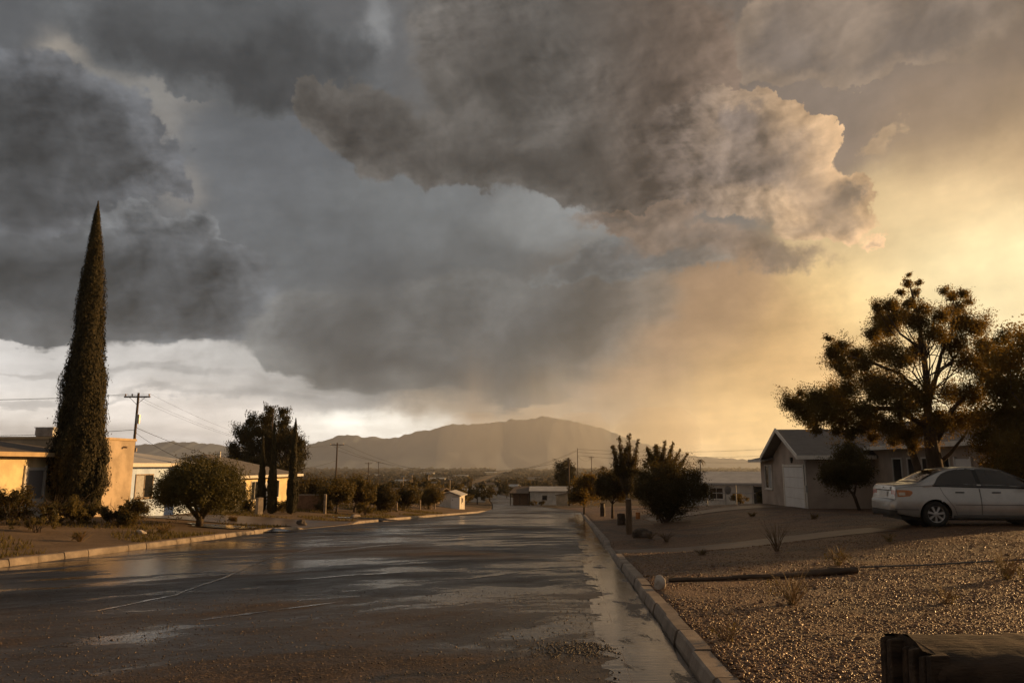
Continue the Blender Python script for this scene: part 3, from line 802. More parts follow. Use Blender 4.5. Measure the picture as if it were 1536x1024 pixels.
def build_right_house():
    h = thing('garage_house', 'grey-beige house with a white garage door in its gable behind the parked sedan', 'house', (13.86, 34.0, -.6), STREET)
    z = .6
    w = MB()
    w.hexa([(0, 0, -.8), (3.1, 0, -.8), (3.1, 5.4, -.8), (0, 5.4, -.8), (0, 0, 1.9 + z), (3.1, 0, 1.9 + z), (3.1, 5.4, 1.9 + z), (0, 5.4, 1.9 + z)])
    w.poly([(0, 0, 1.9 + z), (0, 5.4, 1.9 + z), (0, 2.7, 3.05 + z)])
    w.box(3.1, 11, -8.7, 14, -.8, 2.15 + z)
    w.box(.02, 3.098, 5.402, 8.3, -.8, 1.72 + z)
    w.build('wall', M['grey_stucco'], h)
    r = MB()
    k = .426
    slab_roof(r, [(-.55, -.5, 1.9 + z - .2), (7.4, -.5, 1.9 + z - .2), (7.4, 2.7, 3.08 + z), (-.55, 2.7, 3.08 + z)], .11)
    slab_roof(r, [(-.55, 5.9, 1.9 + z - .2), (-.55, 2.7, 3.08 + z), (7.4, 2.7, 3.08 + z), (7.4, 5.9, 1.9 + z - .2)], .11)
    hip_roof(r, 2.55, 11.6, -9.3, 14.5, 2.1 + z, 1.5, True, True, .11)
    slab_roof(r, [(-.5, 5.42, 1.60 + z), (2.9, 5.42, 2.35 + z), (2.9, 8.9, 2.35 + z), (-.5, 8.9, 1.60 + z)], .09)
    ro = r.build('roof', M['roof_grey'], h)
    f = MB()
    for (ya, za, yb, zb) in ((-.52, 1.665 + z, 2.7, 3.06 + z), (5.92, 1.665 + z, 2.7, 3.06 + z)):
        f.hexa([(-.60, ya, za), (-.552, ya, za), (-.552, yb, zb), (-.60, yb, zb), (-.60, ya, za + .2), (-.552, ya, za + .2), (-.552, yb, zb + .2), (-.60, yb, zb + .2)])
    f.box(-.55, 3.0, -.545, -.502, 1.66 + z, 1.84 + z)
    f.box(2.49, 2.545, -9.3, -.4, 2.06 + z, 2.24 + z); f.box(2.55, 11.6, -9.35, -9.302, 2.06 + z, 2.24 + z)
    f.box(-.55, -.502, 5.95, 8.9, 1.56 + z, 1.71 + z)
    f.build('fascia', M['trim'], ro)
    A, N, O = (0, 1), (-1, 0), (0, 0, 0)
    # garage door with its frame and four pressed panels
    g = MB(); [wbox(g, O, A, N, .5, 3.6, -.1 + q * .5, .385 + q * .5, .004, .02) for q in range(4)]
    gd = g.build('garage_door', M['door_white'], h)
    g = MB(); wbox(g, O, A, N, .36, .498, -.1, 2.05, .003, .05); wbox(g, O, A, N, 3.602, 3.74, -.1, 2.05, .003, .05); wbox(g, O, A, N, .36, 3.74, 1.91, 2.02, .0225, .06); g.build('frame', M['trim'], gd)
    for (y0, y1, z0, z1) in ((.16, .3, 1.0, 2.0),):
        g = MB(); wbox(g, O, A, N, y0, y1, z0, z1, .003, .05); g.build('shutter', M['black'], h)
    g = MB(); wbox(g, O, A, N, 2.55, 2.85, 2.85 + .15, 3.1, .003, .04); g.build('gable_vent', M['black'], h)
    g = MB(); wbox(g, O, A, N, 2.0, 2.12, 2.2, 2.38, .003, .12); wbox(g, O, A, N, 2.03, 2.09, 2.1, 2.2, .02, .1); g.build('wall_lamp', M['black'], h)
    g = MB(); g.tube([(-.05, .06, -.6), (-.05, .06, 2.15), (-.12, -.1, 2.28)], .04, 8); g.build('downpipe', M['trim'], h)
    g = MB(); wbox(g, O, A, N, .02, .14, .75, 1.05, .003, .1); g.build('meter_box', M['metal'], h)
    # annex window, facade windows and entrance
    window(h, (.02, 0, 0), A, N, 5.95, 7.25, .75, 1.95, 'trim', 1, blind=True)
    O2 = (3.1, 0, 0)
    for (a, b_) in ((-2.8, -2.0), (-4.05, -3.4), (-5.25, -4.65), (-6.75, -6.2)):
        window(h, O2, A, N, a, b_, .75 + .45, 1.65 + z, 'trim', 0)
    door(h, O2, A, N, -8.2, -7.2, 0, 1.62 + z, 'door_white')
    g = MB(); wbox(g, (3.1, -8.7, 0), (1, 0), (0, -1), .35, .6, 1.4, 1.9, .004, .12); g.build('meter_box', M['metal'], h)
    g = MB(); wbox(g, (0, 0, 0), (1, 0), (0, -1), 2.3, 2.45, 1.15, 1.35, .004, .06); g.build('meter_box', M['black'], h)
    # concrete pad below the young tree
    # --- pale-roofed house behind
    g = stand(1100, 70)
    h = thing('pale_roof_house', 'low white house with a pale roof left of the gable garage', 'house', (g.x, g.y, g.z), STREET)
    w = MB(); w.box(-3.5, 12, 0, 9, -.6, 2.2); w.build('wall', M['white'], h)
    r = MB(); slab_roof(r, [(-4.0, -.5, 2.2), (12.4, -.5, 2.2), (12.4, 4.5, 3.25), (-4.0, 4.5, 3.25)], .1); slab_roof(r, [(12.4, 9.5, 2.2), (-4.0, 9.5, 2.2), (-4.0, 4.5, 3.25), (12.4, 4.5, 3.25)], .1)
    r.build('roof', M['roof_pale'], h)
    O, A, N = (0, 0, 0), (1, 0), (0, -1)
    window(h, O, A, N, -2.2, -1.0, .8, 1.8, 'trim', 1); window(h, O, A, N, 4.6, 5.8, .8, 1.8, 'trim', 1); door(h, O, A, N, 2.0, 2.9, 0, 1.95, 'black')
    p = MB(); slab_roof(p, [(-7.4, -1.0, 2.0), (-4.05, -1.0, 2.0), (-4.05, 5, 2.75), (-7.4, 5, 2.75)], .1); po = p.build('porch_roof', M['roof_brown'], h)
    [MB().box(x, x + .12, -.8, -.68, -.3, 2.0).build('post', M['trim'], po) for x in (-7.2, -5.7, -4.3)]
    # pipe railing and a metal gate by the yard of the pale-roofed house
    g = stand(1126, 46); h = thing('pipe_railing', 'pale pipe railing in front of the low white house', 'railing', g, R(-8))
    for x in (-2.7, -.9, .1, 1.2):
        p = MB(); p.tube([(x, 0, -.2), (x, 0, 1.25)], .035, 8); p.build('post', M['metal'], h)
    for zz in (1.22, .7):
        p = MB(); p.tube([(-2.7, 0, zz), (1.3, 0, zz)], .028, 8); p.build('rail', M['metal'], h)
    g = stand(1088, 44); h = thing('satellite_dish', 'pale round dish on a short post beside the pipe railing', 'dish', g, R(25))
    p = MB(); rows = []
    for q in range(5):
        rr = .065 * q + .001; rows.append([(rr * math.cos(a), -.25 + rr * rr * .35, .85 + rr * math.sin(a)) for a in np.linspace(0, 2 * math.pi, 17)])
    p.grid(rows); d = p.build('dish', M['metal'], h, smooth=True)
    p = MB(); p.tube([(0, 0, -.2), (0, -.02, .85), (0, -.22, .85)], .03, 8); p.build('post', M['metal'], h)
    # --- far right house with dark porch, and its shed
    g = stand(818, 124)
    h = thing('far_white_house', 'white house with a dark porch beyond the end of the road', 'house', (g.x, g.y, g.z), R(-3))
    w = MB(); w.box(-2.6, 4.6, 0, 8, -.8, 2.3); w.build('wall', M['white'], h)
    r = MB(); slab_roof(r, [(-2.8, -.4, 2.3), (4.9, -.4, 2.3), (4.9, 4, 2.95), (-2.8, 4, 2.95)], .09); slab_roof(r, [(4.9, 8.4, 2.3), (-2.8, 8.4, 2.3), (-2.8, 4, 2.95), (4.9, 4, 2.95)], .09); r.build('roof', M['roof_pale'], h)
    window(h, (0, 0, 0), (1, 0), (0, -1), -.5, .25, .9, 1.6, 'rust', 0)
    p = MB(); slab_roof(p, [(-6.2, -.8, 1.95), (-2.85, -.8, 1.95), (-2.85, 6, 2.9), (-5.4, 6, 2.9)], .1); po = p.build('porch_roof', M['roof_brown'], h)
    p = MB(); p.box(-5.6, -2.75, 1.4, 6, -.8, 1.95); p.build('porch_wall', M['brick'], po)
    [MB().box(x, x + .14, -.6, -.46, -.6, 1.95).build('post', M['pole_wood'], po) for x in (-6.0, -4.4, -3.0)]
    g = stand(845, 112); h = thing('garden_shed', 'small beige lean-to shed beside the far white house', 'shed', g, R(-3))
    w = MB(); w.hexa([(-1.1, 0, -.4), (1.1, 0, -.4), (1.1, 2.5, -.4), (-1.1, 2.5, -.4), (-1.1, 0, 1.55), (1.1, 0, 2.0), (1.1, 2.5, 2.0), (-1.1, 2.5, 1.55)]); w.build('wall', M['tan'], h)
    r = MB(); slab_roof(r, [(-1.25, -.15, 1.54), (1.25, -.15, 2.05), (1.25, 2.65, 2.05), (-1.25, 2.65, 1.54)], .06); r.build('roof', M['roof_brown'], h)


FAR_HOUSES = [  # px, distance, width, height, wall, roof, label
    (710, 150, 5, 2.6, 'white', 'roof_pale', 'white box-shaped house past the outbuilding at the road end'),
    (728, 190, 6, 2.8, 'white', 'roof_grey', 'pale cottage above the narrow far road'),
    (616, 118, 9, 2.3, 'tan', 'roof_brown', 'wide tan house behind the row of small yard trees'),
    (880, 190, 7, 2.6, 'white', 'roof_pale', 'far white house peeping out left of the olive tree'),
    (742, 420, 10, 3.5, 'cream', 'roof_brown', 'tiny cream house in the valley over the road end'),
    (766, 330, 6, 3.2, 'white', 'roof_pale', 'tiny white house in the scrub right of the road end'),
    (600, 640, 12, 4, 'cream', 'roof_pale', 'speck of a cream house low in the valley scrub'),
    (655, 820, 16, 4.5, 'white', 'roof_pale', 'distant pale house right of the little village poles'),
    (690, 1150, 22, 5, 'cream', 'roof_pale', 'distant cream barn on the valley floor below the peak'),
    (560, 1300, 24, 5, 'white', 'roof_pale', 'distant white barn left on the valley floor'),
    (800, 900, 14, 4.5, 'white', 'roof_grey', 'distant white house in mid valley'),
    (520, 900, 14, 4.5, 'cream', 'roof_brown', 'distant cream house beyond the bare utility pole'),
    (640, 1700, 30, 6, 'white', 'roof_pale', 'long white shed near the foot of the mountains'),
    (735, 1900, 34, 6, 'cream', 'roof_pale', 'long cream shed near the foot of the mountains'),
    (1150, 130, 12, 3.4, 'tan', 'roof_brown', 'brown-roofed house far behind the pale roof'),
]


def build_far_houses():
    for (px, Y, w_, h_, wm, rm, lab) in FAR_HOUSES:
        g = stand(px, Y)
        h = thing('distant_house', lab, 'house', g, R(random.uniform(-20, 12)), 'houses scattered down in the valley')
        d = w_ * .7
        w = MB(); w.box(-w_ / 2, w_ / 2, 0, d, -1, h_ * .72); w.build('wall', M[wm], h)
        r = MB(); o = .06 * w_
        slab_roof(r, [(-w_ / 2 - o, -o, h_ * .72), (w_ / 2 + o, -o, h_ * .72), (w_ / 2 + o, d / 2, h_), (-w_ / 2 - o, d / 2, h_)], .1)
        slab_roof(r, [(w_ / 2 + o, d + o, h_ * .72), (-w_ / 2 - o, d + o, h_ * .72), (-w_ / 2 - o, d / 2, h_), (w_ / 2 + o, d / 2, h_)], .1)
        r.build('roof', M[rm], h)
        if Y < 450:
            for a in (-.3, .12):
                f = MB(); f.box(a * w_, a * w_ + .9, -.03, -.004, 1.0, 1.9); f.build('window', M['glass'], h)


# ------------------------------------------------------------------ poles and lines
POLE_TOPS = {}
def pole(key, px, ytop, Y, label, arm=2.2, rad=.13, group='utility poles', arms=1, box=False):
    t = W(px, ytop, Y); z0 = gz(t.x, Y); H = t.z - z0
    th = thing('utility_pole', label, 'utility pole', (t.x, Y, z0), STREET + random.uniform(-.1, .1), group)
    p = MB(); p.tube([(0, 0, -.5), (0, 0, H * .5), (0, 0, H)], [rad, rad * .88, rad * .72], 10); p.build('pole', M['pole_wood'], th, smooth=True)
    for k in range(arms):
        z = H - .35 - .9 * k
        if arm:
            c = MB(); c.box(-arm / 2, arm / 2, -rad - .1, -rad + .02, z - .06, z + .06); ca = c.build('crossarm', M['pole_wood'], th)
            c = MB(); c.tube([(-arm * .3, -rad - .03, z - .05), (0, -rad, z - .65)], .02, 5); c.tube([(arm * .3, -rad - .03, z - .05), (0, -rad, z - .65)], .02, 5); c.build('brace', M['black'], ca)
            for x in (-arm * .46, -arm * .2, arm * .46):
                c = MB(); c.tube([(x, -rad - .04, z + .06), (x, -rad - .04, z + .12), (x, -rad - .04, z + .25)], [.02, .07, .05], 8); c.build('insulator', M['insul'], ca)
    if box:
        c = MB(); c.tube([(.2, -.05, H * .72), (.2, -.05, H * .72 + .75)], .16, 10); c.build('transformer', M['metal'], th)
        c = MB(); c.box(.1, .28, -.12, .06, H * .47, H * .47 + .3); c.build('service_box', M['rust'], th)
    POLE_TOPS[key] = (Vector((t.x, Y, z0 + H - .1)), arm)
    return th


def wire(a, b, sag, label, rad=.008):
    a, b = Vector(a), Vector(b); mid = a.copy()
    pts = []
    for k in range(25):
        t = k / 24; p = a.lerp(b, t); p.z -= sag * 4 * t * (1 - t); pts.append(p - a)
    o = MB().tube(pts, rad, 5).build('power_line', M['wire'], loc=a); tag(o, label, 'power line', 'power lines')


def build_poles():
    pole('A', 208, 589, 60, 'tall wooden utility pole with one crossarm behind the white house', 2.2, .125, box=True)
    pole('B', 506, 664, 130, 'wooden utility pole standing alone right of the slim cypresses', 2.6, .17)
    pole('C', 553, 693, 240, 'short-looking far utility pole next right of the lone pole', 2.4, .2)
    pole('D', 568, 692, 300, 'thin far pole with a tiny crossarm in mid valley, left half', 2.0, .16)
    pole('E', 853, 686, 110, 'dark utility pole beside the far white house and its shed', 0, .15)
    pole('F', 866, 672, 150, 'slender bare pole topped by a hook behind the eucalyptus', 0, .09)
    pole('G', 887, 684, 210, 'thin far pole right of the eucalyptus', 1.4, .12)
    pole('H', 708, 714, 170, 'grey pole by the white box-shaped house', 0, .11)
    pole('I', 703, 722, 140, 'shorter grey pole just right of the outbuilding', 0, .10)
    P = POLE_TOPS
    off = lambda k, dx, dz=0: P[k][0] + Vector((dx, 0, dz))
    for i, dx in enumerate((-1.0, -.45, 1.0)):
        wire(off('A', dx), off('B', dx), 2.2, ('left', 'middle', 'right')[i] + ' top wire from the tall pole to the lone pole')
        wire(off('A', dx), Vector((-75 + dx, 46, 8.8)), 1.6, ('left', 'middle', 'right')[i] + ' top wire running out of frame at left')
    wire(off('A', 0, -2.8), off('B', 0, -3.0), 2.4, 'sagging lower cable from the tall pole to the lone pole', .02)
    wire(off('A', 0, -3.2), Vector((-17.2, 48.5, .8)), .8, 'service drop from the tall pole to the cream house', .014)
    wire(off('A', 0, -3.0), Vector((-70, 48, 5.4)), 1.2, 'lower cable running out of frame at left', .02)
    for i, dx in enumerate((-1.1, 1.1)):
        wire(off('B', dx), off('F', dx * .2, -.3), 5.5, ('upper', 'second')[i] + ' wire across the mountain face', .018)
    wire(off('B', 0, -1.2), off('E', 0, -.4), 2.6, 'lowest wire across the mountain face', .018)
    for i, (dz, ze) in enumerate(((-.1, 9.3), (-.7, 7.0), (-1.4, 5.0))):
        wire(off('F', 0, dz), Vector((96, 170, ze)), 2.2, ('top', 'middle', 'bottom')[i] + ' wire above the spindly trees at right', .022)
    wire(off('F', 0, -1.5), off('G', 0, -.3), 1.0, 'short wire between the two thin poles', .02)
    for i, (px, py, Y) in enumerate(((605, 715, 210), (618, 711, 190), (643, 711, 185), (675, 719, 200), (590, 722, 230), (651, 724, 160), (629, 721, 220))):
        t = W(px, py, Y); z0 = gz(t.x, Y)
        th = thing('street_lamp', ('lit-up', 'second', 'third', 'fourth', 'leftmost', 'sixth', 'middle')[i] + ' slim village lamp post ' + ('by the dark round tree', 'from the left in the village', 'beside a palm in the village', 'left of the grey poles', 'of the village row', 'from the left in the village', 'of the village row')[i], 'lamp post', (t.x, Y, z0), 0, 'village lamp posts')
        p = MB(); H = t.z - z0; p.tube([(0, 0, -.3), (0, 0, H)], [.14, .10], 6); p.build('pole', M['rust'], th)
        p = MB(); p.box(-.6, .6, -.15, .15, H, H + .22); p.build('lamp_head', M['metal'], th)


# ------------------------------------------------------------------ vegetation
def leaf_quads(P, N, size, aspect=.5, r=None, up=None):
    """Rhombic leaves at P facing N (numpy arrays)."""
    r = r or rng; n = len(P)
    N = N / (np.linalg.norm(N, axis=1, keepdims=True) + 1e-9)
    T = r.normal(size=(n, 3)) if up is None else up + r.normal(size=(n, 3)) * .35
    T = T - N * np.sum(T * N, 1, keepdims=True); T /= (np.linalg.norm(T, axis=1, keepdims=True) + 1e-9)
    Bv = np.cross(N, T); s = (size * r.uniform(.6, 1.3, n))[:, None]
    V = np.stack([P - T * s, P + Bv * s * aspect - T * s * .1, P + T * s, P - Bv * s * aspect - T * s * .1], 1).reshape(-1, 3)
    F = np.arange(4 * n).reshape(n, 4)
    return V, F


def cloud_points(cl, n, r, sub=9, subr=.36, shell=.55, fill=.0):
    """Points gathered in small tufts spread through the given balls (x, y, z, radius, flatten)."""
    c = np.array([q[:3] for q in cl]); rad = np.array([q[3] for q in cl]); fl = np.array([q[4] if len(q) > 4 else .85 for q in cl])
    tuft = []; tr = []; ax = []
    for i in range(len(cl)):
        d = r.normal(size=(sub, 3)); d /= np.linalg.norm(d, axis=1, keepdims=True)
        q = d * (rad[i] * r.uniform(shell, 1.0, (sub, 1)) ** .8); q[:, 2] *= fl[i]
        tuft.append(c[i] + q); tr.append(np.full(sub, rad[i] * subr) * r.uniform(.55, 1.35, sub)); ax.append(d + r.normal(size=(sub, 3)) * .5 + np.array([0, 0, .35]))
    tuft = np.concatenate(tuft); tr = np.concatenate(tr); ax = np.concatenate(ax); ax /= np.linalg.norm(ax, axis=1, keepdims=True)
    w = tr ** 2; idx = r.choice(len(tuft), n, p=w / w.sum())
    d = np.clip(r.normal(size=(n, 3)), -1.7, 1.7); along = np.sum(d * ax[idx], 1, keepdims=True)      # loose sprays, drawn out along their twig
    P = tuft[idx] + (d * .36 + ax[idx] * along * .40) * tr[idx][:, None] * 1.15
    d = d / np.linalg.norm(d, axis=1, keepdims=True)
    if fill:                                                       # leaves between the tufts, out to the skin of the balls
        k = int(n * fill); i = r.choice(len(c), k, p=rad ** 2 / (rad ** 2).sum()); e = r.normal(size=(k, 3)); e /= np.linalg.norm(e, axis=1, keepdims=True)
        e2 = e * rad[i][:, None] * r.uniform(.2, 1, (k, 1)) ** .45; e2[:, 2] *= fl[i]; P[:k] = c[i] + e2; d[:k] = e
    return P, d + r.normal(size=(n, 3)) * .6


def foliage(name, cl, n, size, m, parent, seed=1, aspect=.5, **kw):
    r = np.random.default_rng(seed)
    P, N = cloud_points(cl, n, r, **kw)
    V, F = leaf_quads(P, N, size, aspect, r)
    return link(name, np_mesh(name, V, F), M[m], parent)


def limbs(parent, paths, m='bark', name='trunk'):
    mb = MB()
    for pts, r0, r1 in paths:
        n = len(pts); mb.tube(pts, [r0 + (r1 - r0) * k / (n - 1) for k in range(n)], 8 if r0 > .04 else 5, jitter=.1)
    return mb.build(name, M[m], parent, smooth=True)


def bent(a, b, k=5, wob=.08, r=random):
    a, b = Vector(a), Vector(b); L = (b - a).length; out = []
    for i in range(k + 1):
        t = i / k; p = a.lerp(b, t)
        if 0 < i < k: p += Vector((r.uniform(-1, 1), r.uniform(-1, 1), r.uniform(-.5, .9))) * wob * L
        out.append(p)
    return out


def spray_limbs(fork, cl, r0, seed, every=1):
    q = random.Random(seed); out = []
    for i, c in enumerate(cl):
        if i % every: continue
        out.append((bent(fork, c[:3], 4, .07, q), r0 * q.uniform(.7, 1), r0 * .18))
    return out


def px_cloud(base, Y, items, dj=.0, seed=3):
    """Photo circles (px, py, radius px[, depth offset]) as balls local to base at distance Y."""
    q = random.Random(seed); out = []
    for it in items:
        dy = it[3] if len(it) > 3 else q.uniform(-dj, dj)
        p = W(it[0], it[1], Y + dy); out.append((p.x - base.x, p.y - base.y, p.z - base.z, it[2] / 1085 * (Y + dy)))
    return out


def cypress(px, Y, ytop, wpx, label, n, seed, lean=0.0, group=None, size=.16, top_px=None):
    base = stand(px, Y); H = W(px, ytop, Y).z - base.z; Rm = wpx / 2 / 1085 * Y
    if top_px is not None: lean = (W(top_px, ytop, Y).x - base.x)
    th = thing('cypress_tree', label, 'cypress', base, 0, group)
    r = np.random.default_rng(seed)
    prof = lambda t: np.interp(t, [0, .03, .10, .2, .36, .53, .70, .866, .95, 1], [.55, .80, .98, 1.0, .83, .63, .50, .29, .13, .02]) * (1 + .045 * np.sin(23 * np.asarray(t) + seed) + .03 * np.sin(57 * np.asarray(t) + 2 * seed))
    t = 1 - np.sqrt(1 - r.uniform(0, .9999, n)); t = np.clip(t, 0, 1); g = r.uniform(0, 2 * np.pi, n)
    # upright flame-like bunches
    K = max(120, n // 130); bt = 1 - np.sqrt(1 - r.uniform(0, .9998, K)); bg = r.uniform(0, 2 * np.pi, K)
    sel = r.random(n) < .72; bi = r.integers(0, K, n)
    wob = r.normal(size=n) * .045; u = r.uniform(-.034, .044, n)
    t = np.where(sel, np.clip(bt[bi] + u, 0.005, 1), t); g = np.where(sel, bg[bi] + wob / np.maximum(prof(t), .15) * 4, g)
    rad = Rm * prof(t) * np.where(sel, 1.03 - np.abs(wob) * 3.4 - np.abs(u) * 3.2 - .065 * (bi % 5), r.uniform(.70, .84, n)) * (1 + .07 * np.sin(3 * g + 9 * t) + .05 * np.sin(7 * g - 31 * t)) * np.where(r.random(n) < .012, r.uniform(1.05, 1.25, n), 1)
    P = np.stack([rad * np.cos(g) + lean * t, rad * np.sin(g), .1 + t * H * .995], 1)
    N = np.stack([np.cos(g), np.sin(g), np.full(n, .25)], 1) + r.normal(size=(n, 3)) * .3
    up = np.tile(np.array([[0, 0, 1.0]]), (n, 1)) + np.stack([np.cos(g), np.sin(g), 0 * g], 1) * .25
    V, F = leaf_quads(P, N, size * (1 - .4 * t), .5, r, up)
    rows = []
    for tt in np.linspace(.0, .965, 18):
        rows.append([(Rm * .68 * float(prof(tt)) * math.cos(a) + lean * tt, Rm * .68 * float(prof(tt)) * math.sin(a), .1 + tt * H) for a in np.linspace(0, 2 * math.pi, 13)])
    c = MB().grid(rows); nv = len(V)
    V = np.concatenate([V, np.array(c.v)]); F = np.concatenate([F, np.array(c.f) + nv])
    link('crown', np_mesh('crown', V, F), M['leaf_cypress'], th)
    limbs(th, [([(0, 0, -.3), (lean * .1, 0, H * .1), (lean * .8, 0, H * .8)], .16 * Rm / 1.0 + .05, .03)])
    return th


def build_trees():
    # ---- left side
    cypress(117, 32.0, 303, 82, 'tallest cypress, a dark spire in front of the tan house', 140000, 11, size=.062, top_px=147)
    cypress(393, 45.0, 650, 15, 'leftmost and shortest of the three slim cypresses', 16000, 12, group='slim cypresses before the cream house', size=.075, top_px=395)
    cypress(409, 45.0, 627, 17, 'middle one of the three slim cypresses', 16000, 13, group='slim cypresses before the cream house', size=.075, top_px=412)
    cypress(438, 45.5, 624, 19, 'rightmost of the three slim cypresses, by the garden wall', 17000, 14, group='slim cypresses before the cream house', size=.075, top_px=444)
    # dome tree
    base = hit(299, 786)
    th = thing('dome_tree', 'broad dome-shaped clipped tree with a short forked trunk by the left kerb', 'tree', base)
    cl = px_cloud(base, base.y, [(255, 735, 26), (275, 715, 26), (298, 706, 24), (322, 712, 26), (343, 732, 28), (300, 730, 34, -1.0), (270, 742, 28, -.9), (330, 742, 28, -.8),
                                 (300, 728, 34, 1.0), (345, 748, 20, -.2), (248, 744, 20, .2), (310, 745, 26, -1.3), (285, 718, 24, -.8), (318, 722, 26, -1.1), (262, 722, 22, .6), (335, 718, 22, .7)])
    foliage('crown', cl, 60000, .044, 'leaf_round', th, 21, sub=22, subr=.42, shell=.6, fill=.4)
    b = Vector((0, 0, 0))
    limbs(th, [([(0, 0, -.2), (0.02, 0, .35)], .17, .15), (bent((-.05, 0, .25), (-1.1, 0, 1.3), 4, .04), .10, .05), (bent((.05, 0, .25), (1.0, .1, 1.35), 4, .04), .11, .05),
               (bent((.0, .05, .3), (.2, .5, 1.6), 4, .04), .09, .04), (bent((0, -.05, .3), (-.3, -.6, 1.5), 4, .04), .08, .04), (bent((.02, 0, .3), (.45, -.5, 1.4), 4, .04), .08, .04)])
    # pine
    base = stand(400, 78)
    th = thing('pine_tree', 'large shaggy pine rising behind the cream house', 'pine', base)
    it = [(352, 672, 10), (362, 684, 13), (350, 688, 8), (362, 650, 12), (372, 662, 13), (378, 632, 10), (381, 648, 13), (384, 668, 15), (403, 615, 8), (402, 628, 11), (404, 642, 13), (405, 660, 15),
          (424, 619, 7), (426, 632, 10), (428, 648, 12), (426, 668, 15), (440, 658, 11), (446, 672, 12), (452, 664, 7), (452, 682, 9), (405, 682, 18), (380, 690, 15), (430, 690, 16), (445, 697, 12), (360, 700, 12), (400, 704, 20), (430, 708, 16)]
    cl = px_cloud(base, 78, it, 2.0, 5)
    r = np.random.default_rng(31); P, N = cloud_points(cl, 48000, r, 10, .7, .45, .1)
    V, F = leaf_quads(P, N, .16, .24, r, np.tile([[0, 0, .8]], (48000, 1)))
    link('crown', np_mesh('crown', V, F), M['leaf_pine'], th)
    top = W(404, 612, 78) - base
    limbs(th, [([(0, 0, -.4), (.1, 0, 3), (.2, 0, top.z * .95)], .3, .05)] + spray_limbs((.1, 0, 2.6), cl[::2], .10, 3))
    # yard trees along the left
    small_trees = [
        ('olive_tree', 466, 53, [(455, 738, 12), (472, 735, 13), (484, 741, 9), (447, 742, 8), (463, 744, 10), (478, 746, 8)], 770, 'leaf_dark', 'dark bushy tree rising behind the brown garden wall', 5000, .10),
        ('olive_tree', 506, 50, [(495, 738, 12), (508, 728, 12), (520, 735, 11), (508, 742, 13), (500, 748, 8), (522, 744, 8)], 772, 'leaf_olive', 'pale olive-green tree below the lone utility pole', 6500, .085),
        ('olive_tree', 532, 52, [(527, 738, 11), (538, 728, 12), (549, 735, 11), (540, 744, 11), (552, 744, 8)], 768, 'leaf_olive', 'olive tree with a leaning trunk, second in the left yard row', 6500, .085),
        ('olive_tree', 571, 56, [(560, 745, 9), (570, 738, 11), (582, 744, 10), (571, 750, 11), (577, 732, 7)], 766, 'leaf_dark', 'dark round tree over a stump, third in the left yard row', 5500, .085),
        ('olive_tree', 606, 60, [(596, 745, 9), (606, 738, 10), (617, 742, 10), (622, 749, 7), (606, 750, 10)], 764, 'leaf_dark', 'dark low tree, fourth in the left yard row', 5500, .085),
        ('olive_tree', 644, 66, [(635, 748, 8), (644, 740, 9), (655, 745, 9), (646, 750, 9)], 764, 'leaf_olive', 'last small tree of the left yard row beside the outbuilding', 5000, .085),
        ('olive_tree', 876, 58, [(866, 738, 11), (876, 724, 12), (886, 716, 9), (889, 734, 12), (874, 742, 12), (862, 746, 8)], 765, 'leaf_gold', 'gold-lit olive tree nearest the far end of the right kerb', 7000, .085),
        ('shade_tree', 918, 45, [(905, 724, 12), (918, 716, 13), (932, 720, 12), (912, 734, 13), (928, 736, 13), (900, 738, 8), (940, 728, 10)], 772, 'leaf_dark', 'dark spreading tree behind the wooden posts', 9000, .075),
        ('eucalyptus_tree', 846, 135, [(841, 700, 7), (850, 695, 6), (856, 704, 7), (846, 710, 8), (838, 714, 6), (858, 714, 7), (842, 722, 8), (852, 724, 8)], 756, 'leaf_pine', 'tall ragged eucalyptus beside the dark utility pole', 5000, .17),
        ('spindly_tree', 940, 40, [(928, 712, 919, 668, 5.5), (934, 712, 929, 654, 5), (941, 712, 944, 651, 5.5), (948, 712, 957, 660, 5), (936, 700, 938, 672, 5), (930, 705, 8), (945, 702, 8), (955, 708, 7), (950, 690, 6)], 774, 'leaf_dark', 'thin upright tree with bare tips behind the wooden posts', 6500, .06),
        ('spindly_tree', 985, 36, [(980, 700, 971, 672, 5), (985, 700, 984, 668, 6), (990, 700, 998, 661, 4.5), (1000, 700, 1010, 663, 4), (1006, 702, 1021, 673, 3), (1015, 708, 1032, 679, 3), (985, 690, 9), (1000, 692, 8), (975, 692, 6), (968, 698, 5)], 776, 'leaf_olive', 'thin pale tree poking up behind the big vase-shaped bush', 5500, .058),
    ]
    for (nm, px, Y, it, yb, lm, lab, n, sz) in small_trees:
        it2 = []
        for q_ in it:
            if len(q_) == 5: it2 += [(q_[0] + (q_[2] - q_[0]) * k_ / 17 + math.sin(k_ * 2.4 + q_[0]) * .8, q_[1] + (q_[3] - q_[1]) * k_ / 17, q_[4] * (1.1 - .65 * k_ / 17) * (.8 + .3 * math.sin(k_ * 1.7))) for k_ in range(18)]
            else: it2.append(q_)
        it = it2
        base = stand(px, Y); th = thing(nm, lab, 'tree', base, 0, 'small yard trees along the street')
        cl = px_cloud(base, Y, it, .6 if Y < 100 else 1.5, n)
        foliage('crown', cl, int(n * 2), sz * .75, lm, th, n + px, sub=10, subr=.75, shell=.4, fill=.15)
        mx = sum(c[0] for c in cl) / len(cl); mz = min(c[2] for c in cl)
        fork = (mx * .4, 0, max(.3, mz * .55))
        limbs(th, [([(0, 0, -.2), (mx * .1, 0, fork[2] * .5), fork], .085 * Y / 50 + .02, .06)] + spray_limbs(fork, cl, .04, px))
    # big vase-shaped bush on the right
    base = hit(998, 783)
    th = thing('vase_bush', 'big dense vase-shaped bush on the gravel right of the wooden posts', 'bush', base)
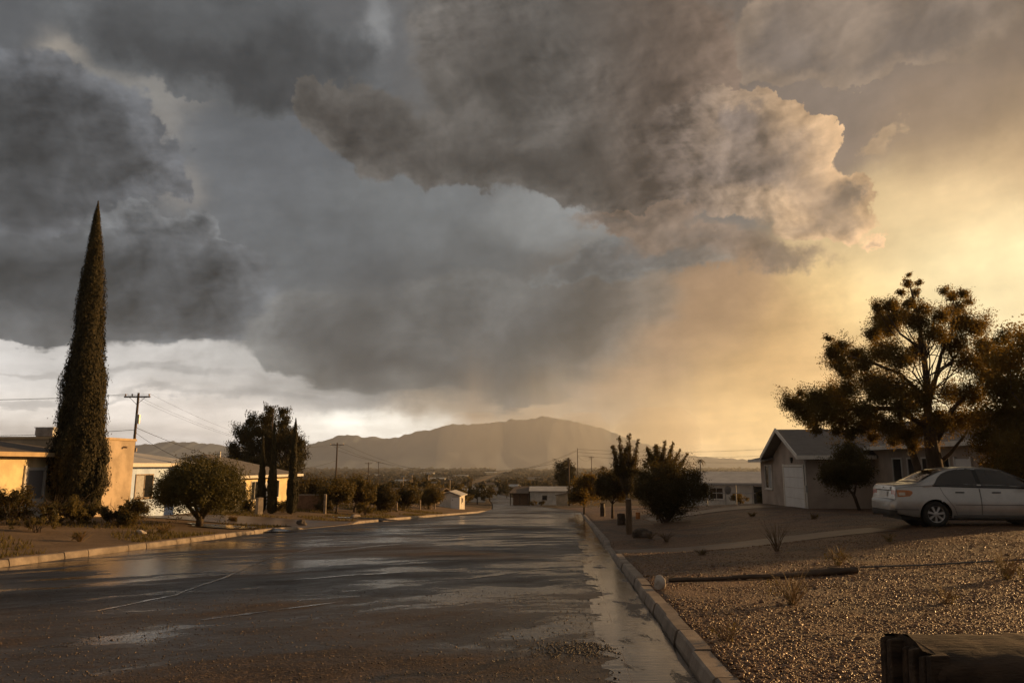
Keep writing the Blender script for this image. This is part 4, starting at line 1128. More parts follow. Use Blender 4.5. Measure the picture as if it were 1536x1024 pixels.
    cl = px_cloud(base, base.y, [(968, 728, 20), (990, 712, 20), (1012, 710, 20), (1035, 722, 20), (1052, 738, 15), (1000, 732, 28, -.5), (975, 745, 20), (1030, 745, 22, -.3), (1003, 752, 22, -.3), (998, 768, 13), (1010, 765, 12), (965, 712, 8), (1042, 712, 10), (985, 762, 10),
                                 (1000, 735, 26, .6), (1058, 730, 6), (956, 740, 8), (1024, 768, 6)])
    foliage('crown', cl, 46000, .036, 'leaf_dark', th, 41, sub=16, subr=.6, shell=.5, fill=.3)
    limbs(th, [(bent((random.uniform(-.1, .1), 0, -.1), (random.uniform(-.8, .8), random.uniform(-.5, .5), random.uniform(.7, 1.3)), 4, .05), .045, .015) for _ in range(12)], name='stems')
    # young tree in the corner of the garage house
    base = stand(1289, 31.0)
    th = thing('young_tree', 'young dense tree with a crooked trunk in the corner of the garage house', 'tree', base)
    cl = px_cloud(base, 31, [(1250, 705, 17), (1265, 690, 17), (1272, 678, 12), (1285, 692, 16), (1294, 706, 12), (1268, 710, 20, -.5), (1245, 715, 12), (1285, 715, 14), (1262, 725, 12), (1238, 706, 10), (1274, 668, 7)], .5, 8)
    foliage('crown', cl, 30000, .040, 'leaf_dark', th, 43, sub=12, subr=.7, shell=.5, fill=.2)
    k = lambda px, py: tuple(W(px, py, 31) - base)
    limbs(th, [([(0, 0, -.2), k(1282, 745), k(1278, 738)], .075, .06), ([k(1279, 740), k(1270, 730), k(1262, 722), k(1255, 706)], .05, .02), ([k(1281, 743), k(1284, 728), k(1283, 705)], .05, .02), ([k(1270, 730), k(1275, 715), k(1270, 690)], .035, .015)])
    # great tree over the car
    base = stand(1402, 22.0)
    th = thing('big_tree', 'big open-crowned tree with two trunks rising behind the silver sedan', 'tree', base)
    it = [(1190, 606, 15), (1205, 615, 18), (1225, 600, 18), (1248, 592, 17), (1240, 618, 20), (1262, 628, 20), (1215, 632, 13), (1225, 645, 8), (1200, 590, 6), (1262, 604, 16),
          (1248, 528, 12), (1262, 520, 12), (1258, 545, 14), (1272, 558, 13), (1284, 532, 14), (1294, 546, 14), (1275, 580, 15), (1243, 508, 5),
          (1316, 462, 9), (1320, 478, 13), (1310, 500, 13), (1332, 492, 18), (1336, 460, 12), (1350, 474, 17), (1362, 424, 7), (1352, 438, 6), (1373, 440, 6), (1363, 412, 4), (1378, 424, 5), (1364, 456, 10), (1385, 465, 11), (1376, 484, 18),
          (1416, 436, 7), (1428, 444, 9), (1445, 440, 8), (1452, 452, 7), (1434, 462, 12), (1412, 474, 13), (1440, 484, 17), (1462, 492, 16), (1405, 500, 17), (1430, 512, 20),
          (1320, 525, 20), (1345, 535, 22), (1300, 570, 18), (1318, 590, 20), (1340, 580, 22), (1375, 525, 14), (1380, 595, 20), (1358, 610, 20), (1292, 612, 18), (1310, 630, 18), (1335, 640, 18), (1290, 640, 13), (1450, 545, 22), (1425, 590, 18), (1455, 590, 22),
          (1360, 655, 14), (1385, 640, 16), (1412, 630, 18), (1440, 630, 20), (1372, 668, 9), (1400, 660, 10), (1340, 662, 9), (1480, 520, 18), (1485, 560, 20), (1310, 655, 9), (1275, 650, 11), (1255, 645, 8)]
    cl = px_cloud(base, 22, it, 1.5, 9)
    foliage('crown', cl, 230000, .027, 'leaf_gold', th, 44, sub=13, subr=.78, shell=.35, fill=.2)
    q = lambda px, py, d=0: tuple(W(px, py, 22 + d) - base)
    tr = [([(0, 0, -.3), q(1403, 700), q(1396, 660), q(1392, 620)], .26, .17), ([q(1392, 625), q(1390, 570), q(1384, 520), q(1376, 470), q(1364, 425)], .13, .02),
          ([q(1398, 670), q(1412, 645), q(1428, 615), q(1455, 585)], .12, .05), ([q(1392, 610), q(1405, 560), q(1412, 530), q(1428, 500), q(1430, 450)], .08, .02),
          ([(-.45, 0, -.3), q(1376, 700), q(1360, 655), q(1348, 620)], .13, .07), ([q(1392, 640), q(1340, 612), q(1300, 612), q(1255, 615), q(1205, 608)], .10, .025),
          ([q(1392, 600), q(1350, 560), q(1310, 545), q(1262, 530)], .07, .02), ([q(1384, 525), q(1350, 500), q(1330, 470)], .05, .015), ([q(1402, 700), q(1425, 680), q(1445, 655), q(1455, 640)], .07, .02)]
    limbs(th, tr + spray_limbs(q(1392, 590), cl[::2], .028, 4) + spray_limbs(q(1388, 540), cl[12:44:2], .022, 5) + spray_limbs(q(1430, 540), cl[30:60:3], .03, 6))
    # dense dark tree at the right edge of the frame
    base = stand(1530, 19.5)
    th = thing('evergreen_tree', 'dense dark evergreen at the right edge over the sedan bonnet', 'tree', base)
    it = [(1505, 505, 14), (1525, 500, 14), (1490, 540, 16), (1515, 540, 24), (1545, 520, 26), (1500, 580, 24), (1535, 580, 32), (1575, 560, 34), (1490, 620, 20), (1520, 630, 30), (1560, 630, 38), (1480, 650, 13), (1505, 665, 22), (1540, 680, 32), (1515, 700, 20), (1600, 600, 45), (1600, 680, 45), (1545, 715, 26), (1650, 620, 50), (1650, 690, 45), (1620, 540, 36), (1585, 725, 28), (1500, 690, 12)]
    cl = px_cloud(base, 19.5, it, 1.2, 12)
    cl += [(c[0] + .6, c[1] + 1.6, c[2], c[3]) for c in cl[4:20:2]]
    foliage('crown', cl, 110000, .036, 'leaf_gold', th, 45, sub=13, subr=.8, shell=.3, fill=.2)
    limbs(th, [([(0.4, 0, -.3), (.5, 0, 1.2), (.7, 0, 3.0)], .22, .1)] + spray_limbs((.5, 0, 1.0), cl[::3], .05, 8))


def shrub(name, px, Y, h, w, lm, label, n, size, seed, group=None, twigs=14, up=.5):
    base = stand(px, Y); th = thing(name, label, 'shrub', base, 0, group); q = random.Random(seed)
    cl = [(q.uniform(-w, w) * .5, q.uniform(-w, w) * .4, h * q.uniform(.25, .8), h * q.uniform(.2, .34)) for _ in range(9)]
    foliage('leaves', cl, n, size, lm, th, seed, .4, sub=10, subr=.45, shell=.3)
    limbs(th, [(bent((q.uniform(-.1, .1), q.uniform(-.1, .1), -.05), (q.uniform(-w, w) * .55, q.uniform(-w, w) * .4, h * q.uniform(.7, 1.1)), 4, .06, q), .012, .004) for _ in range(twigs)], name='stems')
    return th


def weed(px, py, h, label, n=30, spread=.5, m='dry', seed=1, leaves=0, lm='grass'):
    base = hit(px, py); th = thing('weed', label, 'weed', base, 0); q = random.Random(seed); mb = MB()
    for _ in range(n):
        a = q.uniform(0, 6.283); s = q.uniform(.1, spread); hh = h * q.uniform(.5, 1)
        p0 = Vector((q.uniform(-.05, .05), q.uniform(-.05, .05), -.02)); tip = Vector((math.cos(a) * s, math.sin(a) * s, hh))
        mid = p0.lerp(tip, .5) + Vector((0, 0, hh * .12)); r = .0035 * max(1, base.y / 10)
        mb.tube([p0, mid, tip], [r, r * .8, r * .3], 4)
        if q.random() < .5: mb.tube([mid, mid.lerp(tip, .6) + Vector((q.uniform(-.08, .08), q.uniform(-.08, .08), hh * .15))], [r * .7, r * .3], 4)
    mb.build('stems', M[m], th)
    if leaves:
        cl = [(q.uniform(-spread, spread) * .5, q.uniform(-spread, spread) * .5, h * q.uniform(.15, .6), h * .22) for _ in range(6)]
        foliage('leaves', cl, leaves, .016 * max(1, base.y / 10), lm, th, seed, .35, sub=8)
    return th


def build_plants():
    shrub('shrub', 20, 24.5, 1.05, 2.2, 'leaf_dark', 'dark bushy shrub at the left edge before the cream house', 6500, .05, 51)
    shrub('shrub', 88, 26.5, .95, 2.0, 'grass', 'straw-coloured grassy shrub at the foot of the tallest cypress', 5000, .055, 52, twigs=50)
    shrub('shrub', 128, 27.5, .8, 1.5, 'grass', 'thin yellowish shrub right below the tallest cypress', 2600, .05, 56, twigs=40)
    shrub('shrub', 178, 27.5, .95, 1.9, 'leaf_dark', 'dark low shrub between the tallest cypress and the dome-shaped tree', 5500, .05, 53)
    shrub('shrub', 205, 28.0, 1.1, .9, 'leaf_olive', 'sparse upright shrub in front of the white house', 1600, .05, 54)
    shrub('shrub', 60, 22.5, .5, 1.2, 'grass', 'small low weed clump in front of the straw-coloured shrub', 1600, .04, 55)
    for i, (px, Y, lab) in enumerate(((376, 47, 'small green shrub left of the slim cypresses'), (425, 46.5, 'small shrub between the middle and right slim cypresses'), (487, 49, 'low shrub at the end of the garden wall'), (548, 50, 'low golden shrub in the left yard under the second olive tree'), (585, 56, 'small tuft-like shrub in the left yard'), (1108, 50, 'dark low plant behind the pipe railing'), (1150, 44, 'dark low plant at the garage end of the pipe railing'), (800, 120, 'dark shrub against the porch of the far white house'), (812, 119, 'dark shrub under the window of the far white house'))):
        shrub('shrub', px, Y, .8, 1.0, 'leaf_olive' if i % 2 else 'leaf_dark', lab, 1500, .06, 60 + i)
    weed(1166, 826, .62, 'bare dark twiggy weed on the gravel before the driveway', 34, .35, 'wood', 71)
    weed(1188, 906, .40, 'dry blond weed tuft in front of the fallen timber', 46, .38, 'dry', 72, 120)
    weed(1258, 848, .36, 'yellow-green weed behind the far end of the timber', 30, .35, 'dry', 73, 260)
    weed(1512, 868, .42, 'yellow backlit weed near the right edge of the gravel', 46, .30, 'dry', 74, 300)
    weed(975, 808, .26, 'dark small weed right of the square stump', 26, .25, 'wood', 75)
    weed(1000, 811, .28, 'low dark weed below the vase-shaped bush', 26, .35, 'wood', 76)
    for i, (px, py, lab) in enumerate(((1052, 832, 'tiny dry weed in the middle of the gravel above the timber'), (1128, 774, 'tiny weed on the bare ground before the garage'), (1222, 778, 'small weed on the bare ground left of the sedan'), (1335, 812, 'small dry weed on the gravel below the sedan bumper'), (1090, 960, 'small weed in the gravel near the right kerb'), (1420, 905, 'low weed in the sunlit gravel left of the timber block'))):
        weed(px, py, .16 + .02 * i, lab, 22, .22, 'dry' if i % 2 else 'wood', 170 + i, 60)
    weed(350, 782, .4, 'dry grass tuft right of the dome-shaped tree', 40, .45, 'dry', 77, 150)
    weed(120, 812, .34, 'dry grass tuft near the left kerb below the cypress', 40, .4, 'dry', 78, 150)
    weed(245, 800, .34, 'straw tuft near the kerb below the dome-shaped tree', 40, .4, 'dry', 79, 120)
    # grass and weeds of the left yard
    r = np.random.default_rng(81); n = 26000
    Y = r.uniform(14, 62, n); l = x_left(Y); X = l - .3 - r.uniform(0, 1, n) ** 1.4 * 11
    patch = np.sin(X * 1.1 + 2 * np.sin(Y * .6)) + np.sin(Y * .8 + X * .5); keep = (patch > .1) & ~((Y > 33) & (Y < 41)) & (X > -20 + .08 * (Y - 31))
    X, Y = X[keep], Y[keep]; P = np.stack([X, Y, ground(X, Y)], 1); m = len(P); h = r.uniform(.05, .16, m)
    a = r.uniform(0, 6.28, m); w = .012 + .0004 * Y; tip = P + np.stack([np.cos(a) * h * .5, np.sin(a) * h * .5, h], 1)
    s = np.stack([-np.sin(a) * w, np.cos(a) * w, 0 * a], 1)
    V = np.stack([P - s, P + s, tip], 1).reshape(-1, 3)
    tag(link('grass', np_mesh('grass', V, np.arange(3 * m).reshape(m, 3)), M['grass']), kind='stuff')
    # valley scrub
    n = 9000; r = np.random.default_rng(82)
    Y = 170 * (4200 / 170) ** (r.uniform(0, 1, n) ** .8); X = Y * r.uniform(-.5, .75, n)
    ok = np.abs(X - (x_left(Y) + x_right(Y)) / 2) > 5 + .01 * Y; X, Y = X[ok], Y[ok]; n = len(X)
    Z = ground(X, Y); k = 14
    sz = r.uniform(.8, 2.2, n) * (1 + Y / 500)
    d = r.normal(size=(n, k, 3)); d /= np.linalg.norm(d, axis=2, keepdims=True); d[..., 2] = np.abs(d[..., 2]) * .75
    P = (np.stack([X, Y, Z], 1)[:, None, :] + d * sz[:, None, None] * r.uniform(.5, 1, (n, k, 1))).reshape(-1, 3)
    V, F = leaf_quads(P, d.reshape(-1, 3) + r.normal(size=(n * k, 3)) * .4, np.repeat(sz, k) * .55, .8, r)
    tag(link('valley_scrub', np_mesh('valley_scrub', V, F), M['scrub']), kind='stuff')
    # nearer trees of the valley town, each a thing of its own
    q = random.Random(5)
    spots = [(470, 150), (525, 165), (585, 150), (632, 165), (662, 180), (595, 210), (686, 205), (724, 240), (738, 215), (752, 300), (788, 280), (806, 240), (830, 230), (622, 260), (560, 240), (770, 460), (700, 420), (650, 380), (820, 380), (900, 260), (545, 320), (930, 190), (1085, 120), (1150, 140), (1120, 170), (700, 128), (716, 132), (735, 160), (690, 112), (776, 150), (792, 135), (862, 135), (760, 210), (652, 108), (628, 100)]
    proto = None
    where = ['left', 'right', 'behind', 'before']
    for i, (px, Y) in enumerate(spots):
        g = stand(px, Y)
        if proto is None or i in (1, 2):
            th = thing('valley_tree', 'x', 'tree', g, 0, 'trees of the valley town')
            cl = [(q.uniform(-1.5, 1.5), q.uniform(-1.5, 1.5), q.uniform(1.6, 3.2), q.uniform(.8, 1.3)) for _ in range(8)]
            foliage('crown', cl, 1800, .22, ('leaf_dark', 'leaf_olive', 'leaf_pine')[i % 3], th, 90 + i, sub=9)
            limbs(th, [([(0, 0, -.3), (.1, 0, 1.4), (0, 0, 2.4)], .16, .08)])
            proto = (proto or []) + [th]
        else:
            th = copy_tree(proto[i % 3]); th.location = g; th.rotation_euler.z = q.uniform(0, 6)
        s = q.uniform(.75, 1.25) * (1 + Y / 900) * (.62 if i >= 25 else .85); th.scale = (s, s, s)
        th['label'] = VALLEY_LABELS[i]
    for i, (px, py, Y) in enumerate(((643, 712, 200), (619, 718, 215), (1050, 690, 200), (905, 700, 220))):
        t = W(px, py, Y); z0 = gz(t.x, Y); H = t.z - z0
        th = thing('palm_tree', ('tallest golden palm among the village lamp posts', 'second golden palm left of the tallest one', 'far palm left of the pale roof', 'far palm behind the dark spreading tree')[i], 'palm', (t.x, Y, z0), 0, 'palms in the valley town')
        limbs(th, [([(0, 0, -.3), (.1, 0, H * .5), (0, 0, H)], .16, .12)])
        r = np.random.default_rng(i + 95); V = []; F = []
        for f in range(22):
            a = r.uniform(0, 6.28); u = r.uniform(-.3, .9); L = 1.7
            p0 = np.array([0, 0, H]); prev = None
            for s_ in range(4):
                tt = s_ / 3; p = p0 + np.array([math.cos(a) * L * tt, math.sin(a) * L * tt, L * (u * tt - .75 * tt * tt)]); sd_ = np.array([-math.sin(a), math.cos(a), 0]) * .2 * (1 - tt * .8)
                V += [p - sd_, p + sd_]
                if s_: b_ = len(V) - 4; F.append((b_, b_ + 1, b_ + 3, b_ + 2))
        link('crown', np_mesh('crown', np.array(V), np.array(F)), M['leaf_olive'], th)


VALLEY_LABELS = ['town tree seen over the brown garden wall', 'town tree behind the gap between the two olive trees', 'town tree behind the dark round yard tree', 'town tree behind the last two yard trees', 'town tree directly behind the outbuilding roof',
                 'farther town tree above the fourth yard tree', 'town tree left of the white box-shaped house', 'dark tree left of where the far road vanishes', 'dark tree at the bend of the far road', 'tree standing over the vanishing end of the road',
                 'dark tree just right of the vanishing road', 'tree left of the far house with the dark porch', 'tree behind the roof of the far white house', 'far tree among the village lamp posts', 'far tree beside the short-looking utility pole',
                 'small far tree over the road right of the tiny cream house', 'small far tree above the grey poles', 'small far tree right of the village palms', 'small far tree above the dark porch', 'far tree right of the eucalyptus',
                 'small far tree left of the village lamps', 'tree half hidden by the spindly tree', 'tree behind the vase-shaped bush, over the porch roof', 'round tree left of the gable over the pale roof', 'round tree behind the middle of the pale roof',
                 'bush-like tree close behind the outbuilding', 'tree against the white box-shaped house', 'tree where the far road narrows', 'low tree at the left gable of the outbuilding', 'tree right of the narrowing road', 'tree at the left corner of the dark porch', 'tree behind the garden shed and the dark pole', 'tree beyond the bend of the far road', 'tree between the last yard tree and the outbuilding', 'tree behind the thick dark post']


# ------------------------------------------------------------------ small things on the ground
def ico(level):
    import bmesh
    bm = bmesh.new(); bmesh.ops.create_icosphere(bm, subdivisions=level, radius=1.0)
    V = np.array([v.co[:] for v in bm.verts]); bm.verts.index_update(); F = np.array([[v.index for v in f.verts] for f in bm.faces]); bm.free(); return V, F


def scatter_stones(name, P, S, m, level, seed, flat=.6, shapes=5, sink=.3):
    r = np.random.default_rng(seed); V0, F0 = ico(level); n = len(P); sh = []
    for _ in range(shapes):
        k = r.normal(size=(4, 3)); k /= np.linalg.norm(k, axis=1, keepdims=True)
        d = 1 + .22 * np.sin(V0 @ k[0] * 2.3 + 1) + .14 * np.sin(V0 @ k[1] * 4 + 2) - .25 * np.maximum(0, V0 @ k[2] - .5) + r.normal(size=len(V0)) * .035
        sh.append(V0 * d[:, None])
    sh = np.array(sh)[r.integers(0, shapes, n)]
    sc = S[:, None] * np.stack([r.uniform(.8, 1.35, n), r.uniform(.7, 1.0, n), r.uniform(flat * .7, flat * 1.25, n)], 1)
    v = sh * sc[:, None, :]; a = r.uniform(0, 6.28, n); c, s = np.cos(a)[:, None], np.sin(a)[:, None]
    t = r.normal(size=n) * .25
    x, y, z = v[..., 0], v[..., 1], v[..., 2]; z = z + x * t[:, None]
    v = np.stack([x * c - y * s, x * s + y * c, z], 2) + P[:, None, :]; v[..., 2] += (sc[:, 2] * (1 - 2 * sink))[:, None] * .5
    F = (F0[None] + (np.arange(n) * len(V0))[:, None, None]).reshape(-1, 3)
    return link(name, np_mesh(name, v.reshape(-1, 3), F, True), m)


def stone_mat(name, stops, rough, spec=.5):
    m, nt, b, p = new_mat(name)
    g = nt.nodes.new('ShaderNodeNewGeometry')
    col = b.ramp(g.outputs['Random Per Island'], stops)
    f = b.noise(g.outputs['Position'], 60, 4, .6)[0]
    nt.links.new(b.mix(b.mr(f, .3, .7, 0, .5), col, b.v('SCALE', col, scale=.55)), p.inputs['Base Color'])
    p.inputs['Roughness'].default_value = rough; p.inputs['Specular IOR Level'].default_value = spec
    bn = nt.nodes.new('ShaderNodeBump'); bn.inputs['Strength'].default_value = .35; bn.inputs['Distance'].default_value = .006
    nt.links.new(b.noise(g.outputs['Position'], 140, 3, .6)[0], bn.inputs['Height']); nt.links.new(bn.outputs[0], p.inputs['Normal'])
    return m


def build_ground_detail():
    r = np.random.default_rng(100)
    sm = stone_mat('gravel_stones', [(0, (.085, .041, .018)), (.45, (.175, .088, .038)), (.8, (.27, .145, .068)), (1, (.40, .26, .15))], .34, .45)
    # gravel over the right yard, denser and finer close by
    def band(y0, y1, n, smin, smax, level, seed):
        Y = r.uniform(y0, y1, n); x0 = x_right(Y) + .18; X = x0 + r.uniform(0, 1, n) * (1.4 + Y * .78 - x0 + 1.0)
        ok = (X < Y * .80 + 1.0) & ~((X < x0 + 7) & (Y > 17.4) & (Y < 20.4) & (r.uniform(0, 1, n) < .7)) & ~((X > 2.2) & (Y > 4.05) & (Y < 4.75))
        pt = np.sin(X * 1.7 + 2.1 * np.sin(Y * .9)) * np.sin(Y * 1.3 + 1.2 * np.sin(X * 1.1)) + .5 * np.sin(X * 4.1 + Y * 3.3); ok &= r.uniform(-1.1, 1.3, n) < pt
        X, Y = X[ok], Y[ok]; S = smin + (smax - smin) * r.uniform(0, 1, len(X)) ** 3.0
        tag(scatter_stones('gravel', np.stack([X, Y, ground(X, Y)], 1), S, sm, level, seed, .62), kind='stuff')
    band(2.8, 6.5, 30000, .005, .020, 2, 101)
    band(6.0, 11.0, 70000, .005, .018, 1, 102)
    band(10.0, 17.5, 56000, .006, .019, 1, 103)
    band(16.0, 30.0, 12000, .007, .020, 1, 104)
    n = 5200; Y = 3.0 + r.uniform(0, 1, n) ** 1.3 * 11; x0 = x_right(Y) + .2; X = x0 + r.uniform(0, 1, n) * (1.2 + Y * .8 - x0)
    ok = ~((X > 2.2) & (Y > 4.1) & (Y < 5.0)) & (np.sin(X * 1.3 + Y * .7) + np.sin(Y * 1.9 - X * .8) > -.5); X, Y = X[ok], Y[ok]
    tag(scatter_stones('gravel', np.stack([X, Y, ground(X, Y)], 1), .012 + .016 * r.uniform(0, 1, len(X)) ** 2.5, sm, 2, 110, .62), kind='stuff')
    k = 900; mb = MB()
    for _ in range(k):
        y = random.uniform(4.5, 16); x = float(x_right(y)) + .25 + random.random() * (y * .72); a = random.uniform(0, 3.14); L = random.uniform(.03, .11)
        if x > 2.2 and 4.0 < y < 5.1: continue
        z = gz(x, y) + .012; mb.tube([(x, y, z), (x + math.cos(a) * L, y + math.sin(a) * L, z + random.uniform(0, .03))], .0022 + .0001 * y, 4, cap=False)
    tag(mb.build('dry_twigs', M['dry']), kind='stuff')
    # grit on the road and along the kerb
    gm = stone_mat('road_grit_stones', [(0, (.04, .032, .026)), (.6, (.09, .065, .046)), (1, (.24, .165, .10))], .32)
    n = 30000; Y = 3.6 + r.uniform(0, 1, n) ** 1.5 * 7.5; X = r.uniform(-1, 1, n) * (.8 * Y); ok = (X < x_right(Y) - .95) & (X > x_left(Y) + .4)
    X, Y = X[ok], Y[ok]; Z = z_road(Y) + crown(X, Y)
    tag(scatter_stones('road_grit', np.stack([X, Y, Z], 1), .003 + .008 * r.uniform(0, 1, len(X)) ** 3, gm, 1, 105, .7), kind='stuff')
    # dark wet leaf litter washed along the water's edge
    pts = []
    def clump(px, py, n, sx, sy, smax):
        h = hit(px, py)
        for _ in range(n): pts.append((h.x + random.gauss(0, sx), h.y + random.gauss(0, sy), random.uniform(.006, smax)))
    clump(862, 975, 420, .20, .16, .022); clump(880, 968, 160, .10, .10, .022); clump(835, 985, 80, .25, .1, .015); clump(958, 935, 10, .1, .05, .012); clump(985, 985, 90, .05, .5, .015)
    clump(1010, 1000, 140, .05, .35, .018); clump(880, 842, 90, .35, .22, .02); clump(850, 823, 80, .5, .25, .025); clump(905, 830, 40, .12, .3, .02); clump(975, 960, 40, .10, .06, .012); clump(978, 978, 30, .12, .03, .012)
    for q in np.arange(4.2, 40, .06):
        e = water_edge(q); k = 2 if q < 14 else 1
        for _ in range(k):
            if random.random() < .55: pts.append((e + random.gauss(-.02, .05 + .002 * q), q + random.gauss(0, .1), random.uniform(.005, .017) * (1 + q / 40)))
    A = np.array(pts); Z = z_road(A[:, 1]) + crown(A[:, 0], A[:, 1]) + .006
    lm = stone_mat('wet_litter', [(0, (.018, .013, .009)), (.7, (.045, .030, .018)), (1, (.09, .06, .03))], .45)
    tag(scatter_stones('leaf_litter', np.stack([A[:, 0], A[:, 1], Z], 1), A[:, 2] * .75, lm, 1, 106, .28), kind='stuff')
    # rain water standing in the gutter
    rows = []
    for q in np.arange(3.0, 64, .05):
        xr = float(x_right(q)); e = water_edge(q); z = gutter_z(xr - .4, q) + .004
        ri = xr - (.02 if q > 7.5 else .02 + (7.5 - q) * .035) - .015 * math.sin(q * 5) - .01
        rows.append([(e, q, z), ((e + ri) / 2, q, z + .0005), (max(ri, e + .05), q, z)])
    tag(MB().grid(rows).build('water', M['water'], smooth=True), kind='structure')
    for (px, py, rx, ry, s) in ((372, 792, 2.6, .9, 1), (560, 778, 3, .5, 2)):      # puddles in the left driveway mouth
        h = hit(px, py); q = random.Random(s); n = 40; c = []
        for k in range(n):
            a = 6.283 * k / n; w_ = 1 + .18 * math.sin(3 * a + s) + .1 * math.sin(7 * a) + q.uniform(-.04, .04); c.append((h.x + rx * w_ * math.cos(a), h.y + ry * w_ * math.sin(a)))
        z = max(float(z_road(Y_)) + float(crown(X_, Y_)) for X_, Y_ in c) * 0
        tag(MB().poly([(X_, Y_, gz(X_, Y_) + .045) for X_, Y_ in c]).build('puddle', M['water']), kind='structure')


def build_wet_lines():
    for i, (w0, pts) in enumerate(((.05, ((140, 917), (200, 905), (262, 892), (330, 868), (400, 839), (470, 822))), (.05, ((300, 930), (360, 922), (420, 914), (520, 901))),
                                   (.11, ((440, 869), (520, 863), (580, 859), (640, 856), (690, 857))), (.10, ((470, 830), (560, 819), (640, 812), (700, 808), (800, 806), (862, 804))),
                                   (.16, ((690, 797), (760, 793), (860, 789))), (.14, ((560, 790), (640, 785), (720, 781))), (.10, ((700, 868), (780, 857), (850, 852))))):
        q = random.Random(40 + i); H = [hit(*p) for p in pts]; L = []; Rr = []
        path = []
        for a, e in zip(H[:-1], H[1:]):
            for k in range(24): path.append(a.lerp(e, k / 24))
        n = len(path)
        for k in range(n):
            p = path[k]; t = (path[min(k + 1, n - 1)] - path[max(k - 1, 0)]); t = Vector((-t.y, t.x, 0)).normalized()
            u = k / (n - 1); w = w0 * (.25 + .75 * math.sin(math.pi * u) ** .6)
            wl = w * max(.12, .55 + .4 * math.sin(k * .23 + i) + .2 * math.sin(k * .61 + 2 * i) + q.uniform(-.08, .08)); wr_ = w * max(.12, .55 + .4 * math.sin(k * .19 + 3 * i) + .2 * math.sin(k * .7 + i) + q.uniform(-.08, .08))
            for s_, ww, out in ((1, wl, L), (-1, wr_, Rr)):
                x, y = p.x + t.x * ww * s_, p.y + t.y * ww * s_; out.append((x, y, float(z_road(y)) + float(crown(x, y)) + .005))
        tag(MB().grid([[a, e] for a, e in zip(L, Rr)]).build('puddle', M['ripple']), kind='structure')


def water_edge(q):
    xr = float(x_right(q))
    return xr - .72 - .12 * math.sin(q * .9 + .6) - .10 * math.sin(q * 2.7) - .07 * math.sin(q * 6.1 + 1) - .05 * math.sin(q * 13.0) - .03 * math.sin(q * 29.0) - .10 * max(0, min(1, (9 - q) / 5)) + .012 * random.uniform(-1, 1)


def rock(name, px, py, s, m, label, cat, seed, sc=(1, .8, .7), lift=.0):
    V, F = ico(4); r = np.random.default_rng(seed)
    d = np.ones(len(V))
    for f in (1.3, 2.4, 4.5, 9):
        k = r.normal(size=(3, 3)); d += .20 / f * np.sin(V @ k[0] * f + 1) * 1.6 + .12 / f * np.sin(V @ k[1] * f * 1.7)
    k = r.normal(size=(5, 3)); k /= np.linalg.norm(k, axis=1, keepdims=True)
    for u in k: d -= .5 * np.maximum(0, V @ u - .72)
    h = hit(px, py); V = V * d[:, None] * s * np.array(sc); V[:, 2] += s * sc[2] * .75 + lift
    o = link(name, np_mesh(name, V, F, True), M[m], loc=h, rz=seed); return tag(o, label, cat)


def post(name, px, py, h, rad, label, cat, m='wood', rough=.12, lean=(0, 0), seed=1, square=False):
    b = hit(px, py); th = thing(name, label, cat, b, random.uniform(0, 1)); mb = MB(); q = random.Random(seed); rings = []
    n = 4 if square else 14
    for k in range(9):
        t = k / 8; z = -.15 + (h + .15) * t
        rr = [rad * (1 + q.uniform(-rough, rough) * (1 if 0 < k < 8 else .5)) * (1.1 - .12 * t) for _ in range(n)]
        rings.append([(rr[i] * math.cos(6.283 * (i + .5) / n) + lean[0] * t, rr[i] * math.sin(6.283 * (i + .5) / n) + lean[1] * t, z + (q.uniform(-.02, .02) if k == 8 else 0)) for i in range(n)])
    mb.grid([r_ + [r_[0]] for r_ in rings]); mb.poly(rings[-1])
    mb.build('shaft', M[m], th, smooth=not square)
    return th


